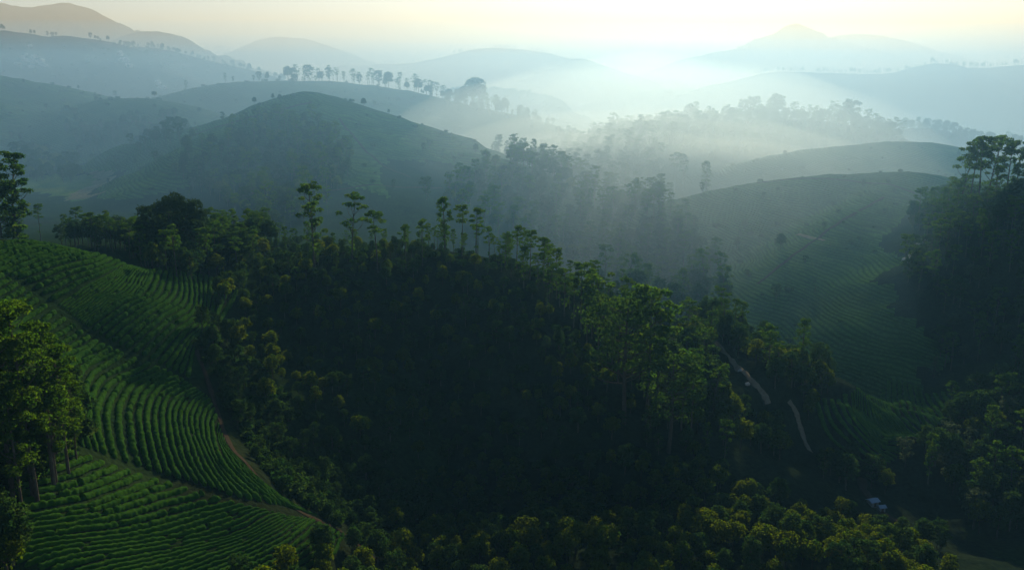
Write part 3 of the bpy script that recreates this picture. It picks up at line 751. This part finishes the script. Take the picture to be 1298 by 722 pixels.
# ------------------------------------------------------------------ where the plants stand
# single trees one can point to
SINGLE = {'hero_spread','spread2','bigdark','skyline','spur','cone_mid','cone_top','cone_knoll','lone_valley','pair_valley','dome_tree','dome_tree2','misty_clump','right_crown','left_edge','left_low','left_skyline','fog_crest'}
put_px('spreading_tree', 796, 368, 212, zone='hero_spread', variant=0)
put_px('spreading_tree', 853, 440, 205, zone='spread2', variant=1)
put_px('broad_dark_tree', 214, 243, 268, zone='bigdark')
for px, py, D, v in [(393,229,262,5),(443,243,268,2),(476,265,266,4),(513,284,272,1),(534,276,275,0),(563,248,282,3),(585,258,283,4),(603,262,281,1),(620,285,280,0),(640,293,276,2)]:
    put_px('tall_tree', px, py, D, zone='skyline', variant=v)
for px, py, D, v in [(672,302,268,4),(690,311,264,1),(706,325,258,4),(738,342,246,4),(752,352,243,1),(768,355,236,2),(826,372,214,0),(655,296,272,1),(664,322,262,3),(682,330,262,0),(697,345,256,2),(716,350,250,0),(728,362,246,4),(745,372,240,3),(760,380,236,1),(778,390,228,0),(786,400,224,4),(838,402,214,1),(868,455,210,4),(880,475,208,1)]:
    put_px('tall_tree', px, py-12, D, zone='spur', variant=v)
put_px('conical_tree', 1034, 361, 360, zone='cone_mid'); put_px('conical_tree', 1053, 308, 400, zone='cone_top'); put_px('conical_tree', 1187, 450, 292, zone='cone_knoll')
put_px('tall_tree', 897, 203, 560, zone='lone_valley', variant=3)
put_px('tall_tree', 857, 192, 620, zone='pair_valley', variant=4); put_px('tall_tree', 868, 194, 622, zone='pair_valley', variant=0)
put_px('leafy_tree', 122, 121, 800, zone='dome_tree'); put_px('round_tree', 195, 115, 815, zone='dome_tree2')
for px, py in [(589,108),(598,97),(606,97),(581,112),(612,108)]: put_px('leafy_tree', px, py, 975, zone='misty_clump')
for px, py, v in [(1226,185,2),(1238,178,4),(1250,170,1),(1262,172,2),(1272,170,4),(1284,176,0),(1294,188,3),(1216,228,4),(1204,236,0)]:
    put_px('tall_tree', px, py, 372+rng.normal()*6, zone='right_crown', variant=v)
for px, pt, pb, v in [(8,372,612,6),(42,408,600,7),(66,430,590,6),(22,444,622,7),(84,474,572,7),(54,474,604,6),(-18,386,620,6),(-34,425,640,7),(5,484,640,6),(88,506,580,7)]:
    g = hit(px, pb, 70, 200); put_px('tall_tree', px, pt, g[1], zone='left_edge', variant=v)
put('round_tree', *at(4, 690, 100)[:2], 7.5, 'left_low'); put('round_tree', *at(-30, 660, 104)[:2], 8.5, 'left_low')
put_px('tall_tree', 2, 190, 262, zone='left_skyline', variant=7); put_px('tall_tree', -12, 200, 258, zone='left_skyline', variant=6); put_px('tall_tree', 14, 226, 262, zone='left_skyline', variant=3)
for px, py, D in [(945,125,930),(957,121,930),(985,117,920),(992,121,925),(968,135,915),(1060,127,905),(1075,124,900),(1083,126,905),(1050,138,890),(930,140,920),(875,130,930),(882,128,930),(898,138,920),(780,142,900),(774,148,900)]:
    put_px('leafy_tree' if px % 2 else 'tall_tree', px, py, D, zone='fog_crest')

# groups
KT, KR, KL, KS, KG = 'tall_tree', 'round_tree', 'leafy_tree', 'shrub', 'grey_tree'
H0 = {KT: (12, 19), KR: (6.5, 10), KL: (7, 12), KS: (1.6, 3), KG: (7, 11)}
scatter([(10,400),(80,470),(102,540),(100,578),(66,612),(38,652),(22,720),(-90,780),(-90,400)], 84, 150, 2.4, [(KS,3),(KL,5)], {KS:(3,4.5),KL:(6,10)}, 'left_under', edge=.2)
scatter([(247,428),(282,515),(310,570),(345,612),(395,650),(440,668),(500,715),(600,650),(480,600),(340,480),(275,420)], 140, 240, 2.8, [(KS,6),(KL,3)], {KS:(1.6,3.2),KL:(3.5,6.5)}, 'path_side', road_gap=.6, edge=.2)
scatter([(284,520),(322,582),(360,628),(415,660),(470,690),(480,640),(400,590),(330,520)], 140, 230, 2.3, [(KS,6),(KL,1)], {KS:(1.6,3.2),KL:(3.5,5.5)}, 'path_side', road_gap=.4, edge=.1)
scatter([(895,300),(960,290),(1010,340),(990,430),(905,430)], 330, 520, 7, [(KL,1),(KS,3)], {KL:(5,9),KS:(2,3)}, 'valley_side', keep=.2)
scatter([(880,200),(1240,190),(1240,420),(1000,450),(900,330)], 330, 720, 11, [(KS,3),(KL,.6)], {KL:(4,7),KS:(1.2,2.4)}, 'slope_specks', keep=.25)
scatter([(20,100),(560,110),(640,230),(400,290),(150,240),(20,200)], 420, 1100, 13, [(KS,3),(KL,1)], {KL:(4,8),KS:(1.5,3)}, 'hill_specks', keep=.3)
scatter([(0,50),(380,80),(380,130),(120,125),(0,95)], 950, 1600, 16, [(KL,1),(KS,2)], {KL:(5,9),KS:(2,4)}, 'scrub_specks', keep=.5)
scatter([(1130,665),(1230,735),(1298,760),(1400,980),(200,980),(290,760),(380,735),(470,700),(560,625),(760,600),(900,600),(1040,640)], 112, 235, 3.7, [(KR,8),(KL,3),(KS,1)], {KR:(4.4,7.8),KL:(5,8.5),KS:(2,3)}, 'bottom')
scatter([(262,395),(330,350),(420,322),(560,322),(690,380),(800,490),(880,560),(900,600),(760,600),(560,625),(470,690),(360,615),(300,545),(262,470)], 165, 300, 4.3, [(KR,4),(KL,5),(KS,3)], {KR:(3.5,7),KL:(3.5,7.5),KS:(1.6,3)}, 'middle_slope')
scatter([(880,580),(850,500),(872,425),(905,410),(960,440),(1040,480),(1075,555),(1130,610),(1130,690),(1040,660),(900,620)], 215, 400, 4.6, [(KL,5),(KT,2),(KR,4),(KG,1.2)], {KL:(7,12),KT:(12,17),KR:(6.5,9.5),KG:(7,10)}, 'valley')
scatter([(1075,590),(1130,540),(1190,520),(1298,470),(1360,460),(1360,760),(1270,720),(1200,660),(1110,600)], 195, 290, 4.6, [(KL,5),(KT,1.5),(KG,2),(KR,1)], {KL:(8,13),KT:(12,17),KG:(8,12),KR:(7,10)}, 'right_knoll')
crest(1, 540, 930, 11, 4.4, [(KT,3),(KS,3)], (7, 13), 'spur_line')
scatter([(620,300),(720,330),(880,430),(960,560),(900,560),(800,500),(720,420),(640,350)], 215, 340, 4.6, [(KS,6),(KL,1),(KT,1)], {KT:(9,14),KL:(3.5,6),KS:(1.6,2.8)}, 'spur_back', keep=.6)
scatter([(330,300),(560,280),(560,340),(330,380)], 245, 330, 4.0, [(KT,.6),(KL,4),(KS,5)], {KT:(7,10),KL:(3,5),KS:(1.6,2.8)}, 'skyline_under')
scatter([(-60,255),(180,275),(330,300),(345,352),(290,358),(200,341),(100,313),(0,296),(-60,296)], 238, 330, 4.2, [(KL,4),(KT,4),(KR,1)], {KL:(8,12),KT:(11,15),KR:(7,9)}, 'tree_belt')
scatter([(205,212),(300,166),(350,150),(432,165),(450,215),(420,250),(400,296),(330,296),(290,270),(240,245)], 380, 660, 6.0, [(KL,6),(KT,2),(KG,1),(KR,2)], H0, 'lit_hill_wood', keep=.85)
scatter([(92,150),(150,160),(228,150),(235,185),(90,186)], 600, 800, 7.5, [(KL,5),(KG,2)], H0, 'dome_wood', keep=.8)
scatter([(20,186),(60,190),(110,215),(70,232),(20,225)], 560, 760, 6.5, [(KL,5),(KR,2)], H0, 'meadow_wood')
scatter([(560,250),(620,215),(700,195),(760,170),(850,165),(840,225),(770,285),(740,330),(830,400),(880,430),(850,450),(760,390),(660,310)], 385, 980, 7.6, [(KL,4),(KT,4),(KR,1)], {KL:(9,14),KT:(14,21),KR:(8,11)}, 'valley_mist')
scatter([(735,305),(790,262),(835,246),(858,285),(900,340),(948,400),(930,430),(850,430),(760,370)], 360, 560, 6.6, [(KL,4),(KT,4)], {KL:(9,14),KT:(14,21)}, 'valley_side')
scatter([(780,150),(1140,150),(1140,200),(960,205),(830,200),(780,240)], 700, 1000, 8.5, [(KL,5),(KT,2)], {KL:(10,15),KT:(14,20)}, 'fog_wood', hills=[13, 14])
scatter([(1145,335),(1175,285),(1195,232),(1298,190),(1400,190),(1400,520),(1298,505),(1210,470)], 300, 440, 5.2, [(KL,4),(KT,4),(KG,.7)], {KL:(8,13),KT:(12,18),KG:(7,9)}, 'right_wood', hills=[18, 20, 17])
scatter([(560,100),(720,100),(720,160),(560,160)], 1350, 1600, 9.5, [(KL,1)], (10, 15), 'island_wood', hills=[11])
scatter([(750,105),(940,105),(940,150),(750,150)], 1750, 2300, 14, [(KL,1)], (10, 16), 'fog_rise', hills=[24])
crest(8, 350, 640, 14, 7.5, [(KT,4),(KL,2)], (11, 20), 'misty_crest')
crest(8, 560, 730, 30, 9, [(KL,3),(KT,1)], (7, 13), 'misty_crest2')
crest(7, 225, 420, 12, 13, [(KT,1),(KL,1)], (7, 13), 'low_dome_crest', keep=.5)
crest(21, 1140, 1400, 30, 9, [(KL,4),(KT,1)], (9, 15), 'haze_crest')
crest(23, 960, 1400, 18, 13, [(KL,3),(KT,2)], (8, 15), 'blue_crest')
crest(10, 150, 390, 20, 13, [(KL,1)], (7, 12), 'rocky_crest')
crest(9, -50, 160, 20, 16, [(KL,1)], (6, 10), 'rocky_crest2', keep=.6)
crest(28, 400, 780, 30, 30, [(KL,1)], (12, 18), 'far_crest', keep=.6)

OPEN_VIEW += [(px, py, D, 5) for px, py, D in [(916,446,0),(923,453,0),(930,460,0),(938,467,0),(945,473,0),(951,480,0),(957,486,0),(963,493,0),(968,499,0),(1009,522,0),(1011,529,0),(1013,536,0),(1016,545,0),(1019,554,0),(1024,564,0),(1106,637,231),(1116,645,228),(1187,470,292),(1187,482,292)]]
OPEN_VIEW += [(px, py, 310, 3) for px in range(1050, 1190, 12) for py in (505, 530, 550) if px < 1165 or py < 540]
clear_view()
# ------------------------------------------------------------------ build: the 300 that show largest of each kind singly, the rest as one stuff object
def build_kind(kind, labels):
    K = KINDS[kind]; PL = PLACED[kind]
    A = np.array([p[:6] for p in PL]); x, y, z, H = A[:, 0], A[:, 1], A[:, 2], A[:, 3]
    px, py = project(np.stack([x, y, z+H*.85], -1)); px2, py2 = project(np.stack([x, y, z+H*.4], -1))
    infr = (px > -15) & (px < 1313) & (py < 730)
    # line of sight to the crown
    vis = np.zeros(len(A), bool)
    for i in range(len(A)):
        t = np.linspace(.1, .985, 60); zz = CZ+(z[i]+H[i]*.9-CZ)*t
        vis[i] = infr[i] and bool((zz > ground(x[i]*t, y[i]*t)).all())
    score = np.where(vis, H/np.hypot(x, y), np.where(infr, 1e-4, 0)*H/np.hypot(x, y))
    score = score + np.array([10.0 if (p[6] in SINGLE) else 0 for p in PL])
    order = np.argsort(-score); solo = set(order[:300][score[order[:300]] > 1e-3].tolist())
    for i in solo:
        xx, yy, zz, h, rot, v, zone = PL[i]
        tw, tc, zt, _, _ = K['v'][v]; s = h/zt
        root = bpy.data.objects.new(kind, None); COL.objects.link(root)
        root.location = (xx, yy, zz); root.rotation_euler = (0, 0, rot); root.empty_display_size = .5
        wsc = s*(.92+.16*((i*37) % 11)/10)
        root.scale = (wsc, wsc, s)
        link(K['stem'], tw, root); link('crown', tc, root)
        lab, grp = labels(i, zone, px[i], py[i], h)
        tag(root, lab, kind.split('_')[-1], grp)
    rest = [PL[i] for i in range(len(PL)) if i not in solo and (score[i] > 0 or abs(px[i]-649) < 1100)]
    if rest: instanced(kind+'s' if not kind.endswith('tree') else kind+'s', kind, rest)
    print(kind, 'solo', len(solo), 'rest', len(rest))
def instanced(name, kind, rest):
    K = KINDS[kind]; prot = []
    for tw, tc, zt, wd, cr in K['v']:
        V = np.vstack(wd.V+cr.V); n0 = sum(len(f) for f in wd.F); off = wd.n
        F = np.vstack(wd.F+[f+off for f in cr.F]); mi = [0]*n0+[1]*(len(F)-n0)
        o = bpy.data.objects.new(kind+'_source', mesh_np(kind+'_source', V, F, [K['bark'], K['leaf']], True, mi)); prot.append(o)
    me = bpy.data.meshes.new(name); me.from_pydata([p[:3] for p in rest], [], [])
    def attr(nm, ty, vals, prop='value'):
        a = me.attributes.new(nm, ty, 'POINT'); a.data.foreach_set(prop, np.asarray(vals, np.float32 if ty != 'INT' else np.int32).ravel())
    attr('rot', 'FLOAT_VECTOR', [(0, 0, p[4]) for p in rest], 'vector')
    attr('scl', 'FLOAT_VECTOR', [(p[3]/K['v'][p[5]][2],)*3 for p in rest], 'vector'); attr('pick', 'INT', [p[5] for p in rest])
    ng = bpy.data.node_groups.new(name, 'GeometryNodeTree')
    ng.interface.new_socket('Geometry', in_out='INPUT', socket_type='NodeSocketGeometry'); ng.interface.new_socket('Geometry', in_out='OUTPUT', socket_type='NodeSocketGeometry')
    gi = ng.nodes.new('NodeGroupInput'); go = ng.nodes.new('NodeGroupOutput'); iop = ng.nodes.new('GeometryNodeInstanceOnPoints')
    jn = ng.nodes.new('GeometryNodeJoinGeometry'); m2p = ng.nodes.new('GeometryNodeMeshToPoints'); ng.links.new(gi.outputs[0], m2p.inputs[0])
    for o in reversed(prot):
        n = ng.nodes.new('GeometryNodeObjectInfo'); n.inputs['Object'].default_value = o; n.inputs['As Instance'].default_value = True
        ng.links.new(n.outputs['Geometry'], jn.inputs[0])
    def na(nm, ty):
        n = ng.nodes.new('GeometryNodeInputNamedAttribute'); n.data_type = ty; n.inputs['Name'].default_value = nm; return n.outputs['Attribute']
    iop.inputs['Pick Instance'].default_value = True
    ng.links.new(m2p.outputs[0], iop.inputs['Points']); ng.links.new(jn.outputs[0], iop.inputs['Instance'])
    ng.links.new(na('pick', 'INT'), iop.inputs['Instance Index']); ng.links.new(na('rot', 'FLOAT_VECTOR'), iop.inputs['Rotation']); ng.links.new(na('scl', 'FLOAT_VECTOR'), iop.inputs['Scale'])
    ng.links.new(iop.outputs[0], go.inputs[0])
    o = link(name, me); md = o.modifiers.new('scatter', 'NODES'); md.node_group = ng
    tag(o, STUFF_LABEL[kind], kind.split('_')[-1]+'s' if kind != 'shrub' else 'shrubs', kind='stuff')
STUFF_LABEL = {'tall_tree':'the many slender trees filling the hazy slopes and ridges','round_tree':'mass of low rounded trees filling the gaps of the forest',
 'leafy_tree':'the many leafy trees covering the hazy wooded hills','shrub':'low shrubs covering the ground below the trees','grey_tree':'scattered grey green trees on the far slopes',
 'spreading_tree':'x','broad_dark_tree':'x','conical_tree':'x'}
ZL = {
 'path_side':'beside the earth path by the tea field','slope_specks':'on the open tea slopes at the right','hill_specks':'on the open tea hills at the left','scrub_specks':'on the rocky hill at the upper left',
 'bottom':'in the canopy along the bottom','middle_slope':'on the dark middle hill','valley':'in the valley by the pale dirt road',
 'right_knoll':'on the wooded knoll at the lower right','spur_back':'on the lit back of the spur','spur_line':'on the spur crest','skyline_under':'on the dark hill crest',
 'tree_belt':'in the belt behind the tea field','lit_hill_wood':'in the wood on the lit tea hill','dome_wood':'in the wood below the tea dome','meadow_wood':'beside the green meadow',
 'valley_mist':'in the misty wood of the central valley','valley_side':'in the hazy wood right of the valley','fog_wood':'on the wooded hill below the fog',
 'right_wood':'on the dark wooded hill at the right edge','left_under':'under the left edge trees','island_wood':'on the small hill in the fog','fog_rise':'on the low rise in the bright fog',
 'misty_crest':'on the crest of the misty long hill','misty_crest2':'on the falling end of the misty long hill','low_dome_crest':'on the low dome behind the tea dome','haze_crest':'on the hazy hill behind the right tea hill',
 'blue_crest':'on the long blue ridge','rocky_crest':'on the shoulder of the rocky hill','rocky_crest2':'on the rocky hill','far_crest':'on the faint far range'}
SL = {'hero_spread':'largest spreading tree with layered crown at the end of the spur','spread2':'lower spreading tree leaning out right of the largest one',
 'bigdark':'big broad dark tree with dense crown behind the tea field','cone_mid':'small pale conical tree alone on the shaded tea hill','cone_top':'tiny conical tree beside the hairpin track',
 'cone_knoll':'pale conical tree standing behind the tea knoll','lone_valley':'lone tall tree rising from the hazy valley right of centre','dome_tree':'small wind bent tree at the left foot of the tea dome crest',
 'dome_tree2':'round tree just behind the crest of the tea dome'}
ADJ = {'tall_tree':'slender bare stemmed tree','round_tree':'low rounded tree','leafy_tree':'leafy green tree','shrub':'bushy shrub','grey_tree':'grey green feathery tree'}
SK = ['tall narrow tree left of all others on the dark hill crest','tree with split bushy top second from left on the crest','flat topped umbrella tree third from left on the crest',
 'short thin tree right of the flat topped one','thin tree before the tallest group on the crest','tallest stacked tree near the middle of the crest','umbrella tree just right of the tallest one','thin tree at the centre of the crest stand','small tree where the crest starts to fall','last tree of the crest before the spur falls']
SP = ['wide umbrella tree at the top of the falling spur','slim tree beside the wide umbrella tree on the spur','small domed tree halfway down the spur skyline','dark domed tree before the largest tree','slim tree second before the largest tree','bushy tree just left of the largest tree','tree whose top shows behind the largest tree']+['slender tree in the close row down the lit spur']*20
cnt = {}
SHORT = {'tall_tree':'slender tree','round_tree':'rounded tree','leafy_tree':'leafy tree','shrub':'shrub','grey_tree':'grey tree'}
VADJ = {'tall_tree':['open','flat topped','wide layered','narrow columned','bare stemmed umbrella','many tufted','fine leaved','slim fine leaved'],
 'round_tree':['domed','compact','broad lumpy','egg shaped','loose flattened'],'leafy_tree':['full crowned','narrow crowned','tufted upright','feathery upright'],
 'shrub':['bushy','low','spreading'],'grey_tree':['full','thin']}
def labels(kind):
    def f(i, zone, px, py, h):
        c = cnt.get(zone, 0); cnt[zone] = c+1
        if zone in SL: return SL[zone], None
        if zone == 'skyline': return SK[c], 'tall trees along the crest of the dark hill'
        if zone == 'spur': return SP[c], 'tall trees down the spur'
        if zone == 'left_edge': return 'tall yellow green tree in the clump at the left edge', 'tall trees at the left edge'
        if zone == 'left_low': return 'rounded tree low in the left corner beside the tea field', 'rounded trees in the left corner'
        if zone == 'left_skyline': return 'tall tree at the left edge above the tea field', 'tall trees above the tea field'
        if zone == 'right_crown': return 'tall umbrella crowned tree on the top of the right wooded hill', 'tall trees on the right wooded hill top'
        if zone == 'pair_valley': return 'slim tree of the close pair above the hazy valley', 'pair of slim valley trees'
        if zone == 'misty_clump': return 'tree in the dark clump on the misty long hill', 'clump on the misty long hill'
        if zone == 'fog_crest': return 'tall tree standing against the bright fog on the misty hill crest', 'trees against the bright fog'
        v = VADJ.get(kind, ['']*9); size = 'tiny' if h < 3 else ('small' if h < 6 else ('big' if h > 11 else 'middling'))
        if kind == 'tall_tree': size = 'short' if h < 13 else ('high' if h > 16 else 'middling')
        place = ['at far left', 'left', 'left of centre', 'about the centre', 'right of centre', 'right', 'at far right'][int(min(6, max(0, px//186)))]
        dep = 'front' if py > 640 else ('')
        lab = f"{size} {v[PLACED[kind][i][5] % len(v)]} {SHORT[kind]} {ZL[zone]}"
        if len(lab.split()) < 15 and 'edge' not in lab: lab = lab+', '+place
        lab = ' '.join(lab.split()[:16])
        return lab, f"{SHORT[kind]}s {ZL[zone]}"
    return f
for k in KINDS:
  for p in PLACED[k]:
    if p[3] > 26: print('HIGH', k, p)
for k in KINDS: PLACED[k].sort(key=lambda p: 0) ; build_kind(k, labels(k))
# ------------------------------------------------------------------ haze
def box_mesh(name, x0, x1, y0, y1, z0, z1, mat):
    V = [(x, y, z) for x in (x0, x1) for y in (y0, y1) for z in (z0, z1)]
    F = [(0,1,3,2),(4,6,7,5),(0,4,5,1),(2,3,7,6),(0,2,6,4),(1,5,7,3)]
    return mesh_np(name, V, F, [mat], smooth=False)
def volume_mat(name, parts):
    """even air: fine droplets that throw light forward plus clear air that scatters blue all round"""
    m, t = new_mat(name); o = t.nodes.new('ShaderNodeOutputMaterial'); last = None
    for dens, col, g in parts:
        v = t.nodes.new('ShaderNodeVolumePrincipled')
        v.inputs['Density'].default_value = dens; v.inputs['Color'].default_value = (*col, 1); v.inputs['Anisotropy'].default_value = g
        if last is None: last = v.outputs[0]
        else:
            a = t.nodes.new('ShaderNodeAddShader'); t.links.new(last, a.inputs[0]); t.links.new(v.outputs[0], a.inputs[1]); last = a.outputs[0]
    t.links.new(last, o.inputs['Volume']); return m
ZT = max(GH.max(), CZ) + 12
hz = link('haze', box_mesh('haze', -6300, 6300, -60, 7300, GH.min()-1.0, ZT, volume_mat('haze_air', [(HAZE_DENS*.30, (.46, .41, .33), .72), (HAZE_DENS*.80, (.01, .33, .70), .1)])))
tag(hz, 'blue morning haze filling the whole valley', 'haze', kind='stuff')
def mist(cx, cy, rx, ry, zbot, ztop, parts, label, rot=0.0, seed=1, und=6.0, pw=3):
    """a fog bank: a closed low dome with an uneven top, thinning towards its rim"""
    nr, na = 14, 56; V = []; F = []
    for j in range(nr+1):
        f = j/nr
        for i in range(na):
            a = 2*math.pi*i/na; wob = 1+.14*float(fbm(math.cos(a)*2+seed, math.sin(a)*2, 3, seed))
            x, y = rx*f*math.cos(a)*wob, ry*f*math.sin(a)*wob
            x, y = cx+x*math.cos(rot)-y*math.sin(rot), cy+x*math.sin(rot)+y*math.cos(rot)
            hgt = (ztop-zbot)*(1-f**pw)+und*float(fbm(x/90, y/90, 3, seed+4))*(1-f)
            V.append((x, y, zbot+max(hgt, 0)+.05))
    for j in range(nr):
        for i in range(na): F.append((j*na+i, (j+1)*na+i, (j+1)*na+(i+1) % na, j*na+(i+1) % na))
    n = len(V); V += [(v[0], v[1], zbot) for v in V[nr*na:]]; V.append((cx, cy, zbot))
    for i in range(na):
        a, b = nr*na+i, nr*na+(i+1) % na; F.append((a, n+i, n+(i+1) % na, b)); F.append((n+i, n+na, n+na, n+(i+1) % na))
    me = bpy.data.meshes.new('mist'); me.from_pydata(V, [], [tuple(dict.fromkeys(f)) for f in F])
    me.materials.append(volume_mat('mist_air', parts))
    import bmesh
    bm = bmesh.new(); bm.from_mesh(me); bmesh.ops.remove_doubles(bm, verts=bm.verts[:], dist=.001); bmesh.ops.recalc_face_normals(bm, faces=bm.faces[:]); bm.to_mesh(me); bm.free()
    o = link('haze', me); tag(o, label, 'haze', kind='stuff'); return o
TEAL = (.02, .44, .86)
mist(120, 870, 1450, 610, GH.min()+.3, 178, [(.00032, (.58, .53, .44), .66), (.00056, (.02, .43, .90), .05)], 'blue morning haze over the middle distance', seed=12, und=4, pw=12)
mist(0, 3750, 4600, 3150, GH.min()+.4, ZT-12, [(.00020, (.56, .54, .48), .5), (.00032, (.54, .52, .46), .25)], 'pale morning haze thickening over the far mountains', seed=3, und=4, pw=10)
for k_, (y0_, zt_, dn_) in enumerate([(1330, 124, .00018), (1340, 104, .00030), (1320, 84, .00040)]):
    mist(0, y0_, 2400, 1020, GH.min()+.5+.05*k_, zt_, [(dn_*.65, (.56, .50, .40), .55), (dn_*.5, TEAL, .0)], 'blue morning haze lying below the crests of the middle distance', seed=6+k_, und=16, pw=8)
mist(900, 4000, 4200, 2900, GH.min()+.75, 195, [(.00014, (.56, .50, .42), .45)], 'pale mist hanging over the far country', seed=5, und=16, pw=6)
mist(1000, 3600, 3500, 2350, GH.min()+.8, 66, [(.0016, (.74, .66, .54), .4)], 'bright fog lying in the low country beyond the wooded hills', seed=2, und=10)
mist(1000, 3500, 3300, 2150, GH.min()+1, 52, [(.003, (.74, .66, .54), .4)], 'densest part of the bright fog in the low country', seed=9, und=14)
for k_, (sc_, zt_, dn_) in enumerate([(1, 160, .0008), (.9, 118, .0008), (.8, 104, .0012), (.66, 88, .0014)]):
    mist(115, 760, 300*sc_, 450*sc_, GH.min()+1.2+.2*k_, zt_, [(dn_, (.60, .64, .60), .62)], 'thin mist filling the central valley', rot=-.12, seed=8+k_, und=16)
print('ZTOP', ZT, 'ZMIN', GH.min())
